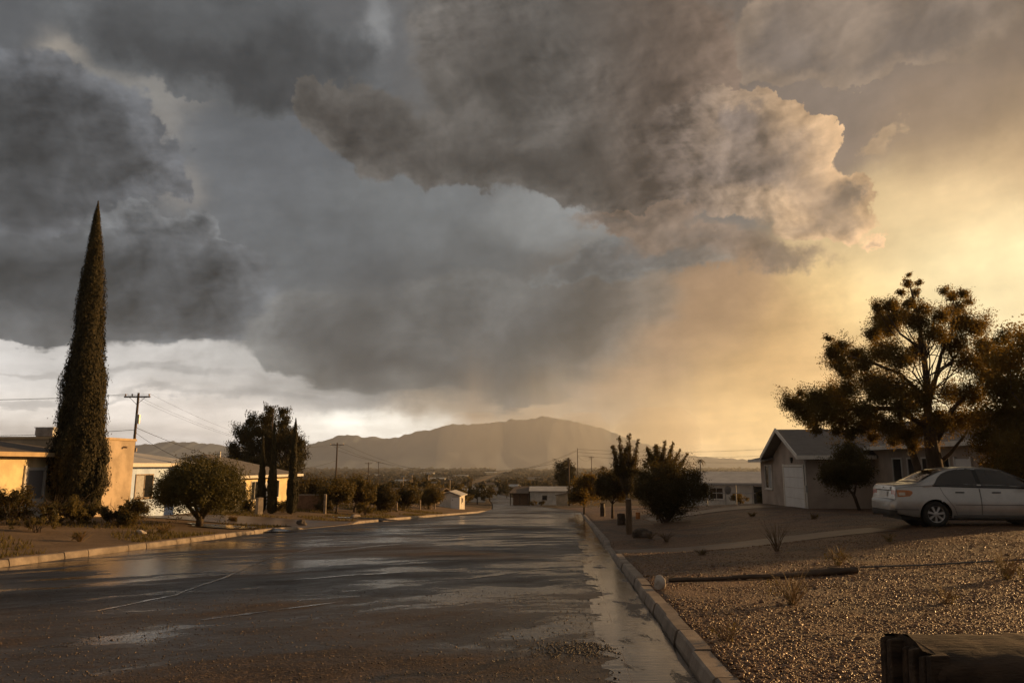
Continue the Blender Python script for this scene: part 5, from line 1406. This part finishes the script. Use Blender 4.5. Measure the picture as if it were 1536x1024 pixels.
def build_props():
    t = post('wooden_post', 944, 801, 1.20, .10, 'tall weathered wooden post, sunlit at its top, on the gravel by the right kerb', 'post', seed=2)
    p = MB(); p.tube([(0, 0, 1.205), (0, 0, 1.23)], [.09, .075], 12); p.build('cap', M['rust'], t)
    post('tree_stump', 932, 787, .52, .17, 'short dark stump just left of the tall wooden post', 'stump', 'log_wood', .2, seed=3)
    post('wooden_post', 904, 774, .9, .16, 'dark fence post left of the stump, under the dark tree', 'post', 'log_wood', .15, seed=4)
    post('tree_stump', 569, 766, .75, .16, 'dark tapering stump in the left yard under the third small tree', 'stump', 'log_wood', .2, seed=5)
    post('tree_stump', 606, 765, .55, .15, 'small dark stump under the fourth small tree of the left yard', 'stump', 'log_wood', .2, seed=6)
    post('wooden_post', 644, 763, 1.5, .2, 'thick dark post under the last small tree of the left yard', 'post', 'wood', .1, seed=7)
    post('wooden_post', 487, 770, 1.25, .09, 'slim pale post at the right end of the garden wall', 'post', 'concrete', .05, seed=8)
    post('gate_post', 388, 772, 1.0, .22, 'squat pale gate post between the left two slim cypresses', 'post', 'concrete', .03, seed=9, square=True)
    for i, (px, py) in enumerate(((630, 764), (652, 763), (595, 766))):
        post('fence_stake', px, py, .8, .06, ('thin stake left of the thick dark post', 'thin stake right of the thick dark post', 'thin stake left of the small dark stump')[i], 'stake', 'rust', .1, seed=20 + i)
    post('fire_hydrant', 957, 778, .34, .12, 'small rust-orange stub right of the tall wooden post', 'stub', 'orange', .12, seed=10)
    rock('stone_block', 966, 806, .26, 'rock', 'dark squarish stone at the driveway edge below the vase-shaped bush', 'stone', 31, (1, .7, .62), -.02)
    rock('white_stone', 989, 882, .098, 'stone', 'smooth pale stone touching the back of the right kerb', 'stone', 33, (.95, .7, .95))
    for i, (px, py, s) in enumerate(((738, 767, .25), (430, 800, .2), (470, 795, .16), (530, 786, .22), (812, 762, .2))):
        pass
    rock('yard_rock', 212, 802, .14, 'stone', 'pale fist-sized rock in the left yard below the white house', 'rock', 34)
    rock('yard_rock', 452, 788, .24, 'rock', 'dark rock by the left driveway mouth', 'rock', 35)
    rock('broken_kerb_stone', 532, 776, .35, 'kerb', 'loose pale kerb fragment lying at the far side of the left driveway', 'kerb stone', 36, (1.6, .6, .3))
    # old timber edging lying across the gravel
    a = hit(1003, 872); e = hit(1283, 860)
    mb = MB(); q = random.Random(4); pts = []
    for seg, (t0, t1, r0) in enumerate(((0, .36, .030), (.34, .78, .036))):
        A_ = a.lerp(e, t0); B_ = a.lerp(e, t1); rows = []
        d = (B_ - A_).normalized(); n_ = Vector((-d.y, d.x, 0))
        for k in range(15):
            t = k / 14; c = A_.lerp(B_, t); c.z = gz(c.x, c.y) + .035 + .004 * math.sin(t * 9) + .012 * seg - .01
            rows.append([tuple(c - a + n_ * (math.cos(g) * r0 * 1.3 * (1 + q.uniform(-.12, .12))) + Vector((0, 0, math.sin(g) * r0 * (1 + q.uniform(-.15, .15))))) for g in np.linspace(.3, 6.583, 11)])
        mb.grid(rows); mb.poly(rows[0][:-1]); mb.poly(rows[-1][:-1])
    th = thing('fallen_timber', 'long dark rotting timber lying across the gravel beside the pale stone', 'timber', a)
    mb.build('beam', M['log_wood'], th, smooth=True)
    mb = MB(); rows = []
    for k in range(13):
        t = .76 + .25 * k / 12; c = a.lerp(e, t); c.z = gz(c.x, c.y) + .05; rr = .062 * (1 - .25 * abs(k - 6) / 6)
        rows.append([tuple(c - a + Vector((0, math.cos(g) * rr * 1.2 * (1 + q.uniform(-.2, .2)), math.sin(g) * rr * (1 + q.uniform(-.2, .2))))) for g in np.linspace(.3, 6.583, 12)])
    mb.grid(rows); mb.poly(rows[0][:-1]); mb.poly(rows[-1][:-1]); mb.build('knotted_end', M['log_wood'], th, smooth=True)
    a = hit(1290, 853); pts = []
    for px, py in ((1290, 853), (1340, 851), (1390, 849), (1440, 846), (1490, 843), (1550, 840), (1640, 836)):
        h = hit(px, py); pts.append((h.x - a.x, h.y - a.y, h.z - a.z + .02 + random.uniform(0, .01)))
    tag(MB().tube(pts, .013, 7).build('drip_hose', M['seam'], loc=a, smooth=True), 'thin dark hose running over the gravel from the timber to the right edge', 'hose')
    # big weathered timber block in the near right corner
    b = Vector((2.46, 4.32, gz(2.6, 4.3) + .045))
    th = thing('timber_block', 'massive weathered timber block in the near right corner, split at its left end', 'timber block', b)
    q = random.Random(12); rows = []
    prof = [(0, -.1), (-.012, .08), (-.005, .20), (.0, .26), (.03, .295), (.12, .312), (.28, .325), (.44, .33), (.56, .315), (.60, .26), (.605, .05), (.605, -.1)]
    for i in range(60):
        t = i / 59; x = t * 3.4
        rows.append([(x + (.05 * math.sin(k * 2.1) * (1 - t) if i == 0 else 0), y + .006 * math.sin(x * 6.3 + k) + .007 * math.sin(x * 17 + k * k) + q.uniform(-.006, .006), z + .006 * math.sin(x * 2.7 + k * 1.3) + q.uniform(-.006, .006)) for k, (y, z) in enumerate(prof)])
    mb = MB(); mb.grid(rows); mb.poly([(.012, p_[1], p_[2]) for p_ in rows[0]]); mb.build('beam', M['block_wood'], th, smooth=True)
    mb = MB()
    for k in range(7):                                                  # split staves of the broken end
        y0 = .0 + k * .086; h_ = .305 + q.uniform(-.025, .01); d = q.uniform(.03, .10)
        mb.hexa([(-d, y0, -.1), (.05, y0 - .004, -.1), (.05, y0 + .078, -.1), (-d, y0 + .07, -.1), (-d + .02, y0 + .006, h_), (.05, y0, h_), (.05, y0 + .076, h_ + .004), (-d + .02, y0 + .066, h_ - .02)])
    mb.build('split_end', M['block_wood'], th, bevel=.008)


# ------------------------------------------------------------------ the parked sedan
def lathe(prof, n=40):
    """Profile (radius, y) turned about the y axis."""
    mb = MB(); mb.grid([[(r_ * math.cos(a), y, r_ * math.sin(a)) for r_, y in prof] for a in np.linspace(0, 2 * math.pi, n + 1)]); return mb


def build_car():
    b = hit(1404, 790)
    rz = R(-7.0)
    xw, yw = .98, -.74
    ox = b.x - (xw * math.cos(rz) - yw * math.sin(rz)); oy = b.y - (xw * math.sin(rz) + yw * math.cos(rz))
    car = thing('sedan_car', 'silver four-door sedan parked on the gravel in front of the garage house', 'car', (ox, oy, b.z + .0), rz)
    zt = tab([(0, .60), (.03, .655), (.075, .675), (.10, .80), (.125, .985), (.17, 1.02), (.4, 1.04), (.62, 1.06), (.80, 1.13), (1.05, 1.265), (1.3, 1.375), (1.55, 1.435), (1.85, 1.462), (2.15, 1.465), (2.45, 1.445), (2.7, 1.40), (3.0, 1.27), (3.3, 1.12), (3.52, 1.02), (3.7, .985), (4.1, .90), (4.35, .80), (4.46, .70), (4.5, .58)])
    zb_ = tab([(0, .58), (.03, .63), (.075, .65), (.10, .76), (.125, .90), (.17, .94), (.5, .975), (.9, .985), (1.6, .965), (2.4, .945), (3.1, .93), (3.6, .905), (4.1, .83), (4.35, .73), (4.46, .64), (4.5, .55)])
    z0 = tab([(0, .36), (.15, .30), (.5, .235), (1.4, .20), (3.2, .20), (4.0, .21), (4.3, .25), (4.5, .32)])
    wb = tab([(0, .62), (.03, .70), (.08, .76), (.2, .815), (.5, .85), (1.0, .872), (2.2, .88), (3.4, .872), (3.9, .85), (4.2, .80), (4.4, .68), (4.5, .48)])
    wr = tab([(0, .60), (.1, .68), (.2, .72), (.6, .70), (.8, .655), (1.1, .60), (1.5, .565), (2.2, .57), (2.7, .565), (3.1, .61), (3.5, .68), (3.7, .72), (4.1, .71), (4.4, .58), (4.5, .42)])

    def section(x):
        a, c, d, w_, u = float(z0(x)), float(zb_(x)), float(zt(x)), float(wb(x)), float(wr(x)); P = [(0, a), (w_ * .6, a), (w_ * .9, a + .01)]
        for k in range(13):
            t = k / 12; z = a + .03 + (c - a - .03) * t
            P.append((w_ * (.955 + .05 * math.sin(math.pi * min(1, t * 1.08)) - .012 * max(0, t - .85) / .15 - .03 * (1 - min(1, t * 5))), z))
        top = d - .045 * min(1, (d - c) / .2)
        for k in range(1, 7):
            t = k / 6; P.append((w_ * .985 + (u - w_ * .985) * t + .02 * math.sin(math.pi * t) * min(1, (d - c) / .3), c + (top - c) * t))
        P += [(u * .93, top + (d - top) * .55), (u * .75, top + (d - top) * .85), (u * .4, d - .002), (0, d)]
        return P
    xs = np.concatenate([np.array([0, .015, .03, .05, .075, .0875, .10, .1125, .125, .145, .17]), np.arange(.2, 4.36, .04), np.array([4.38, 4.42, 4.46, 4.48, 4.5])])
    secs = [section(x) for x in xs]; K = len(secs[0])
    V = []; F = []
    for x, s in zip(xs, secs):
        V += [(x, -y, z) for y, z in s] + [(x, y, z) for y, z in s[-2:0:-1]]
    n = 2 * K - 2
    V = np.array(V)
    arches = ((.98, .31, .365), (3.56, .31, .365))
    side = np.abs(V[:, 1]) > .45
    for cx, cz, ra in arches:                                         # pull nearby points onto the wheel arch circle
        d = np.hypot(V[:, 0] - cx, V[:, 2] - cz); k = side & (np.abs(d - ra) < .034) & (V[:, 2] < 1)
        f = (ra / np.maximum(d, 1e-6))[k]; V[k, 0] = cx + (V[k, 0] - cx) * f; V[k, 2] = cz + (V[k, 2] - cz) * f
    for i in range(len(xs) - 1):
        for j in range(n):
            q = (i * n + j, i * n + (j + 1) % n, (i + 1) * n + (j + 1) % n, (i + 1) * n + j); c = V[list(q)].mean(0)
            if abs(c[1]) > .45 and any(math.hypot(c[0] - cx, c[2] - cz) < ra - .004 for cx, cz, ra in arches): continue
            F.append(q)
    mb = MB(); mb.v = [tuple(p) for p in V]; mb.f = F
    mb.f.append(tuple(range(n))); mb.f.append(tuple((len(xs) - 1) * n + k for k in reversed(range(n))))
    body = mb.build('body', M['paint'], car, smooth=True)
    es = body.modifiers.new('edge', 'EDGE_SPLIT'); es.split_angle = R(38)

    def yside(x, z):
        s = section(x)[2:]; zz = [p[1] for p in s]; yy = [p[0] for p in s]
        return float(np.interp(z, zz, yy))
    def ztop(x, y):
        s = section(x)[-11:]; yy = [p[0] for p in s][::-1]; zz = [p[1] for p in s][::-1]
        return float(np.interp(abs(y), yy, zz))

    def strip(lo, hi, x0, x1, off=.004, sgn=-1, nx=24, nz=6):
        rows = []
        for x in np.linspace(x0, x1, nx):
            a, c = lo(x), hi(x); rows.append([(x, sgn * (yside(x, z) + off), z + off * .3) for z in np.linspace(a, c, nz)])
        return MB().grid(rows)
    dlo = lambda x: float(zb_(x)) + .012
    hiw = tab([(.98, 1.0), (1.05, 1.07), (1.14, 1.17), (1.27, 1.27), (1.45, 1.345), (1.75, 1.40), (2.2, 1.41), (2.5, 1.385), (2.75, 1.325), (3.0, 1.215), (3.25, 1.075), (3.4, .965)])
    dhi = lambda x: max(float(hiw(x)), dlo(x) + .004)
    for sgn in (-1, 1):
        strip(lambda x: dlo(x) - .018, lambda x: dhi(x) + .02, .955, 3.44, .0035, sgn, 50).build('window_surround', M['black'], car, smooth=True)
        strip(dlo, dhi, 1.0, 1.98, .008, sgn, 30).build('side_window', M['car_glass'], car, smooth=True)
        strip(dlo, dhi, 2.08, 3.38, .008, sgn, 30).build('side_window', M['car_glass'], car, smooth=True)
        # doors: shut lines, handles, rubbing strip, sill
        for xa, xb in ((1.36, 2.02), (2.02, 3.24)):
            d = MB(); pts = []
            zl = .30
            if xa < 2: out = [(1.12, .97), (1.18, .80), (1.30, .62), (1.40, .48), (1.46, zl), (2.02, zl), (2.02, .94)]
            else: out = [(2.035, .94), (2.035, zl), (3.06, zl), (3.14, .50), (3.20, .92)]
            P3 = []
            for (p, q) in zip(out[:-1], out[1:]):
                for t in np.linspace(0, 1, 7): P3.append((p[0] + (q[0] - p[0]) * t, p[1] + (q[1] - p[1]) * t))
            d.tube([(x, sgn * (yside(x, z) + .0005), z) for x, z in P3], .0055, 5)
            dr = d.build('door', M['seam'], car)
            hx = 1.56 if xa < 2 else 2.40
            hmb = MB(); hmb.tube([(hx - .10, sgn * (yside(hx - .1, .84) + .004), .842), (hx - .06, sgn * (yside(hx, .84) + .03), .845), (hx + .06, sgn * (yside(hx, .84) + .03), .845), (hx + .10, sgn * (yside(hx + .1, .84) + .004), .842)], .013, 6)
            hmb.build('handle', M['black'], dr)
        strip(lambda x: .535, lambda x: .55, 1.42, 3.1, .012, sgn).build('rubbing_strip', M['seam'], car, smooth=True)
        strip(lambda x: float(z0(x)) + .01, lambda x: .285, 1.38, 3.16, .008, sgn).build('sill_trim', M['seam'], car, smooth=True)
        # rear lamp wrapping the corner: red outer, amber and clear inner
        l0, l1 = tab([(.128, .72), (.25, .725), (.40, .74), (.47, .81)]), tab([(.128, .89), (.25, .89), (.40, .885), (.47, .86)])
        tl = strip(lambda x: float(l0(x)), lambda x: float(l1(x)), .128, .47, .010, sgn).build('tail_light', M['lamp_amber'], car, smooth=True)
        g = MB(); rows = []
        for y in np.linspace(.46, .755, 8): rows.append([(.112 - .02 * (z < .75) - (.0), sgn * y, z) for z in (.715, .77, .83, .885)])
        g.grid([[(.088 + (z - .71) * .12, y_, z) for (_, y_, z) in r_] for r_ in rows]); g.build('lens', M['lamp_red'], tl, smooth=True)
        strip(lambda x: .76, lambda x: .83, .16, .30, .0125, sgn, 8, 3).build('reversing_lens', M['lamp_clear'], tl, smooth=True)
        # front lamp
        strip(lambda x: float(zb_(x)) - .16, lambda x: float(zb_(x)) - .03, 4.1, 4.40, .008, sgn).build('headlight', M['lamp_clear'], car, smooth=True)
        # mirror
        mm = MB(); mm.hexa([(3.02, sgn * .93, .94), (3.02, sgn * 1.08, .95), (3.14, sgn * 1.06, .95), (3.16, sgn * .90, .94), (3.03, sgn * .93, 1.06), (3.03, sgn * 1.07, 1.06), (3.12, sgn * 1.05, 1.05), (3.14, sgn * .90, 1.05)])
        mi = mm.build('mirror', M['paint'], car, bevel=.02)
        # wheel wells
        for cx, cz, ra in arches:
            g = MB(); rows = []
            for a in np.linspace(0, math.pi, 19): rows.append([(cx + ra * 1.002 * math.cos(a), sgn * y, max(.12, cz + ra * 1.002 * math.sin(a))) for y in (.45, .62, .80, .845)])
            g.grid(rows); g.poly([(cx + ra * math.cos(a), sgn * .45, cz + ra * math.sin(a)) for a in np.linspace(0, 2 * math.pi, 25)[:-1]])
            g.build('wheel_arch', M['black'], car, smooth=True)
    # glass fore and aft
    def top_glass(x0, x1, inset, name):
        rows = []; sur = []
        for x in np.linspace(x0, x1, 14):
            u = float(wr(x)) * inset; rows.append([(x, y, ztop(x, y) + .016) for y in np.linspace(-u, u, 15)])
        MB().grid(rows).build(name, M['car_glass'], car, smooth=True)
    top_glass(.70, 1.34, .90, 'rear_window'); top_glass(2.72, 3.50, .90, 'windscreen')
    # boot: lid edge trim, plate, emblem, badge bar, bumper line and valance
    g = MB(); rows = [[(.105 + (z - .89) * .16 - .012, y, z) for z in (.895, .915, .945, .965)] for y in np.linspace(-.44, .44, 9)]; g.grid(rows); bt = g.build('boot_lid_trim', M['paint'], car, smooth=True)
    g = MB(); g.tube([(.108, 0, .93), (.097, 0, .928)], .03, 20); g.build('emblem', M['chrome'], bt)
    g = MB(); g.hexa([(.066, -.26, .715), (.080, -.26, .715), (.080, .26, .715), (.066, .26, .715), (.080, -.26, .845), (.096, -.26, .845), (.096, .26, .845), (.080, .26, .845)]); pl = g.build('number_plate', M['plate'], car)
    g = MB(); g.box(.06, .086, -.40, .40, .866, .888); g.build('plate_garnish', M['seam'], car)
    rows = []
    for a in np.linspace(0, 1, 40):
        y = -.80 + 1.6 * a; x = .02 + .10 * max(0, (abs(y) - .55) / .25) ** 2
        rows.append([(x - .022, y, .27), (x - .034, y, .33), (x - .03, y, .40)])
    MB().grid(rows).build('bumper_valance', M['black'], car, smooth=True)
    for sgn in (-1, 1):
        strip(lambda x: .41, lambda x: .425, .06, .58, .006, sgn).build('bumper_crease', M['seam'], car, smooth=True)
    g = MB(); g.tube([(-.06, .42, .25), (.5, .42, .25)], .03, 10); g.build('exhaust_pipe', M['chrome'], car)
    g = MB(); g.box(.25, 4.3, -.60, .60, .16, .40); g.build('underbody', M['black'], car)
    g = MB(); g.tube([(1.72, 0, 1.455), (1.69, 0, 1.475), (1.56, 0, 1.56)], [.008, .004, .002], 6); g.build('aerial', M['black'], car)
    # wheels
    for cx in (.98, 3.56):
        for sgn in (-1, 1):
            o = thing('wheel', None, None, (cx, sgn * .74, .312)); del_keys(o); o.parent = car
            tw = .205
            ty = lathe([(.20, -.095), (.235, -.104), (.285, -.10), (.306, -.075), (.312, -.03), (.312, .03), (.306, .075), (.285, .10), (.235, .104), (.20, .095)]).build('tyre', M['tyre'], o, smooth=True)
            ri = lathe([(.207, .085), (.200, .092), (.188, .080), (.180, .02), (.178, -.06), (.19, -.08)]).build('rim', M['alloy'], o, smooth=True)
            bk = MB(); bk.poly([(.18 * math.cos(a), .03, .18 * math.sin(a)) for a in np.linspace(0, 2 * math.pi, 33)[:-1]]); bk.build('brake_disc', M['black'], o)
            sp = MB()
            for k in range(7):
                a = 2 * math.pi * k / 7 + .3; ca, sa = math.cos(a), math.sin(a)
                def Q(r_, w_, y): return [(r_ * ca - w_ * sa, y, r_ * sa + w_ * ca), (r_ * ca + w_ * sa, y, r_ * sa - w_ * ca)]
                b0, b1 = Q(.045, .022, .055), Q(.195, .034, .055); t0, t1 = Q(.045, .018, .085), Q(.195, .027, .082)
                sp.hexa([b0[0], b0[1], b1[1], b1[0], t0[0], t0[1], t1[1], t1[0]])
            sp.tube([(0, .05, 0), (0, .088, 0), (0, .092, 0)], [.058, .055, .03], 16)
            sp.build('spokes', M['alloy'], o)
            o.rotation_euler = (0, random.uniform(0, 1), math.pi if sgn < 0 else 0)


def del_keys(o):
    for k in ('label', 'category', 'group'):
        if k in o: del o[k]


def car_materials():
    m, nt, b, p = new_mat('silver_paint')
    tc = nt.nodes.new('ShaderNodeTexCoord'); f = b.noise(tc.outputs['Object'], 3, 5, .6)[0]
    nt.links.new(b.mix(b.mr(f, .35, .65), (.40, .39, .375), (.47, .46, .445)), p.inputs['Base Color'])
    p.inputs['Metallic'].default_value = .55; p.inputs['Coat Weight'].default_value = .6; p.inputs['Coat Roughness'].default_value = .06
    nt.links.new(b.mr(f, .3, .7, .30, .42), p.inputs['Roughness']); M['paint'] = m
    M['seam'] = mat('dark_grey_trim', (.10, .10, .10), .5, .1, 3, 0)
    M['tyre'] = mat('tyre_rubber', (.022, .021, .020), .85, .2, 8, .3, 40)
    M['alloy'] = mat('alloy', (.42, .41, .40), .35, .1, 6, 0, metal=.8)
    M['chrome'] = mat('chrome', (.55, .55, .55), .15, .03, 6, 0, metal=1)
    M['pale_glass'] = glass('reflection_tinted_glass', (.26, .25, .25), .15)  # no curtain behind: the pane's pale reflection is put into its base colour
    M['plate'] = mat('plate_white', (.74, .74, .73), .4, .05, 10, 0)
    M['lamp_red'] = mat('red_lens', (.32, .03, .015), .15, .1, 12, 0, spec=.7)
    M['lamp_amber'] = mat('amber_red_lens', (.38, .12, .02), .15, .2, 12, 0, spec=.7)
    M['lamp_clear'] = mat('clear_lens', (.55, .46, .36), .15, .1, 20, 0, spec=.7)
    M['orange'] = mat('rusty_orange', (.42, .17, .05), .7, .2, 8, .2)
    M['kerb'] = kerb_mat()
    M['gutter'] = mat('wet_gutter_concrete', (.11, .085, .065), .32, .3, 3, .4, 40, spec=.5)
    M['drive'] = mat('damp_driveway', (.105, .064, .038), .5, .3, 1.2, .3, 25, spec=.5)
    M['drive_left'] = mat('muddy_driveway', (.12, .09, .065), .35, .3, 1.0, .4, 25, spec=.5)
    M['block_wood'] = mat('old_sleeper_wood', (.05, .033, .021), .85, .5, 9, 1.0, 22, stretch=(.25, 1, 1), bdist=.02)
    M['water'] = water_mat()
    M['ripple'] = ripple_mat()


def ripple_mat():
    m, nt, b, p = new_mat('rippled_rainwater')
    g = nt.nodes.new('ShaderNodeNewGeometry'); co = g.outputs['Position']
    p.inputs['Base Color'].default_value = (.03, .026, .022, 1); p.inputs['Specular IOR Level'].default_value = .65
    f = b.noise(co, 14, 5, .62)[0]
    nt.links.new(b.mr(f, .35, .65, .08, .22), p.inputs['Roughness'])
    bn = nt.nodes.new('ShaderNodeBump'); bn.inputs['Distance'].default_value = .012; bn.inputs['Strength'].default_value = .7
    nt.links.new(b.noise(co, 9, 4, .55)[0], bn.inputs['Height']); nt.links.new(bn.outputs[0], p.inputs['Normal'])
    return m


def kerb_mat():
    m, nt, b, p = new_mat('kerb_concrete')
    g = nt.nodes.new('ShaderNodeNewGeometry'); co = g.outputs['Position']; r = g.outputs['Random Per Island']
    f = b.noise(co, 2.2, 6, .62)[0]; f2 = b.noise(co, 28, 4, .65)[0]
    c = b.mix(b.mr(f, .35, .65), (.15, .115, .088), (.29, .235, .185))
    c = b.v('SCALE', c, scale=b.mr(r, 0, 1, .82, 1.12, False)); c = b.mix(b.mr(f2, .58, .72, 0, .6), c, (.10, .075, .055))
    nt.links.new(c, p.inputs['Base Color']); p.inputs['Roughness'].default_value = .62
    bn = nt.nodes.new('ShaderNodeBump'); bn.inputs['Strength'].default_value = .5; bn.inputs['Distance'].default_value = .008
    nt.links.new(b.m('ADD', f2, b.noise(co, 90, 3, .6)[0]), bn.inputs['Height']); nt.links.new(bn.outputs[0], p.inputs['Normal'])
    return m


# ------------------------------------------------------------------ mountains and air
RIDGE = [(-700, 690), (-300, 684), (0, 676), (120, 672), (200, 666), (275, 661), (330, 667), (400, 673), (455, 667), (480, 661), (505, 652), (530, 653), (545, 656), (560, 653), (582, 657), (610, 650), (640, 645), (662, 639), (678, 634), (702, 637), (740, 632), (780, 629), (815, 624), (840, 628), (860, 630), (900, 641), (940, 655), (990, 671), (1040, 682), (1100, 688), (1200, 691), (1500, 690), (1800, 692), (2300, 694)]
def build_mountains():
    Yr = 5200.0; r = np.random.default_rng(120)
    px = np.linspace(-700, 2300, 700); top = np.array([W(p, np.interp(p, *zip(*RIDGE)), Yr)[2] for p in px])
    X = np.array([W(p, 700, Yr)[0] for p in px])
    def n1(x, f, s): return np.sin(x * f + s) + .6 * np.sin(x * f * 2.13 + s * 3) + .4 * np.sin(x * f * 4.3 + s * 5)
    top = top - 11 * np.abs(np.sin(X * .0085 + .8 * np.sin(X * .0031))) - 6 * np.abs(np.sin(X * .021 + 1.3 * np.sin(X * .0073))) + 8 + 2.6 * n1(X, .035, 1.0) + 2.2 * n1(X, .09, 2.0)
    rows = []
    for t in np.linspace(0, 1, 46):                                   # foot to crest, with spurs and gullies
        spur = .5 + .5 * np.sin(X * .011 + 1.8 * np.sin(X * .0043 + t * 2) + 3 * t) ; spur2 = .5 + .5 * np.sin(X * .031 + 2 * np.sin(t * 5 + X * .009))
        yy = Yr - 1300 * (1 - t) + 260 * (1 - t) * (spur - .5) + 90 * (1 - t) * (spur2 - .5)
        prof = t ** 1.55 * (1 - .34 * (1 - spur) * (1 - t) * 2 * t ** .3) * (1 - .12 * (1 - spur2) * (1 - t))
        zz = -34 + (top + 34) * prof; rows.append(np.stack([X, yy, zz], 1))
    for t in (.35, .7, 1.0): rows.append(np.stack([X, np.full_like(X, Yr + 900 * t), -34 + (top + 34) * (1 - t)], 1))
    V = np.concatenate(rows); nx = len(X); F = []
    for i in range(len(rows) - 1):
        a = i * nx + np.arange(nx - 1); F.append(np.stack([a, a + 1, a + nx + 1, a + nx], 1))
    o = link('mountains', np_mesh('mountains', V, np.concatenate(F), True), ground_mat('haze_tinted_rock', (.14, .185, .25), (.20, .25, .32), .95, .012)); tag(o, kind='structure')  # bluer than real rock: the veil of distant haze is put into the colour


def build_haze():
    mb = MB(); mb.box(-6500, 6500, -40, 6600, -60, HAZE_TOP)
    m = D.materials.new('haze'); m.use_nodes = True; nt = m.node_tree; nt.nodes.clear()
    v = nt.nodes.new('ShaderNodeVolumePrincipled'); v.inputs['Color'].default_value = (.88, .93, 1.0, 1); v.inputs['Density'].default_value = HAZE; v.inputs['Anisotropy'].default_value = HAZE_G
    out = nt.nodes.new('ShaderNodeOutputMaterial'); nt.links.new(v.outputs[0], out.inputs['Volume'])
    tag(mb.build('haze', m), kind='stuff')




RAINS = [(600, 80, .12), (705, 52, .42), (790, 60, .30), (870, 50, .55), (985, 70, .60)]
def build_rain():
    mb = MB(); dens = []
    for i, (px, hw, tau) in enumerate(RAINS):
        Y = 3350 + 330 * (i % 2); c = W(px, 697, Y); rx = hw / 1085 * Y; ry = 150.0; n = 28; q = random.Random(i)
        ring = lambda z, s, dx: [(c.x + dx + rx * s * math.cos(6.283 * k / n), Y + ry * s * math.sin(6.283 * k / n), z) for k in range(n)]
        m = MB(); rows = [ring(-48, .92, -.10 * rx), ring(100, .98, 0), ring(205, .9, .06 * rx), ring(268, .55, .10 * rx)]
        m.grid([r_ + [r_[0]] for r_ in rows]); m.poly(rows[0][::-1]); m.poly(rows[-1])
        mt = D.materials.new('rain_shaft'); mt.use_nodes = True; nt = mt.node_tree; nt.nodes.clear()
        v = nt.nodes.new('ShaderNodeVolumePrincipled'); v.inputs['Color'].default_value = (.97, .96, .95, 1)
        v.inputs['Density'].default_value = tau / (2 * ry); v.inputs['Anisotropy'].default_value = .4
        out = nt.nodes.new('ShaderNodeOutputMaterial'); nt.links.new(v.outputs[0], out.inputs['Volume'])
        tag(m.build('rain', mt), kind='stuff')


def main():
    build_sky(); build_materials(); car_materials()
    build_terrain(); build_mountains(); build_haze(); build_rain()
    build_left_houses(); build_right_house(); build_far_houses()
    build_poles(); build_trees(); build_plants(); build_ground_detail(); build_wet_lines(); build_props(); build_car()
    scene.view_settings.view_transform = 'Standard'; scene.view_settings.look = 'None'
    scene.view_settings.exposure = EXPOSURE; scene.view_settings.gamma = 1.0
    cy = scene.cycles; cy.max_bounces = 6; cy.diffuse_bounces = 2; cy.glossy_bounces = 3; cy.transmission_bounces = 3; cy.volume_bounces = 0
    cy.use_denoising = True; cy.sample_clamp_indirect = 4.0


main()
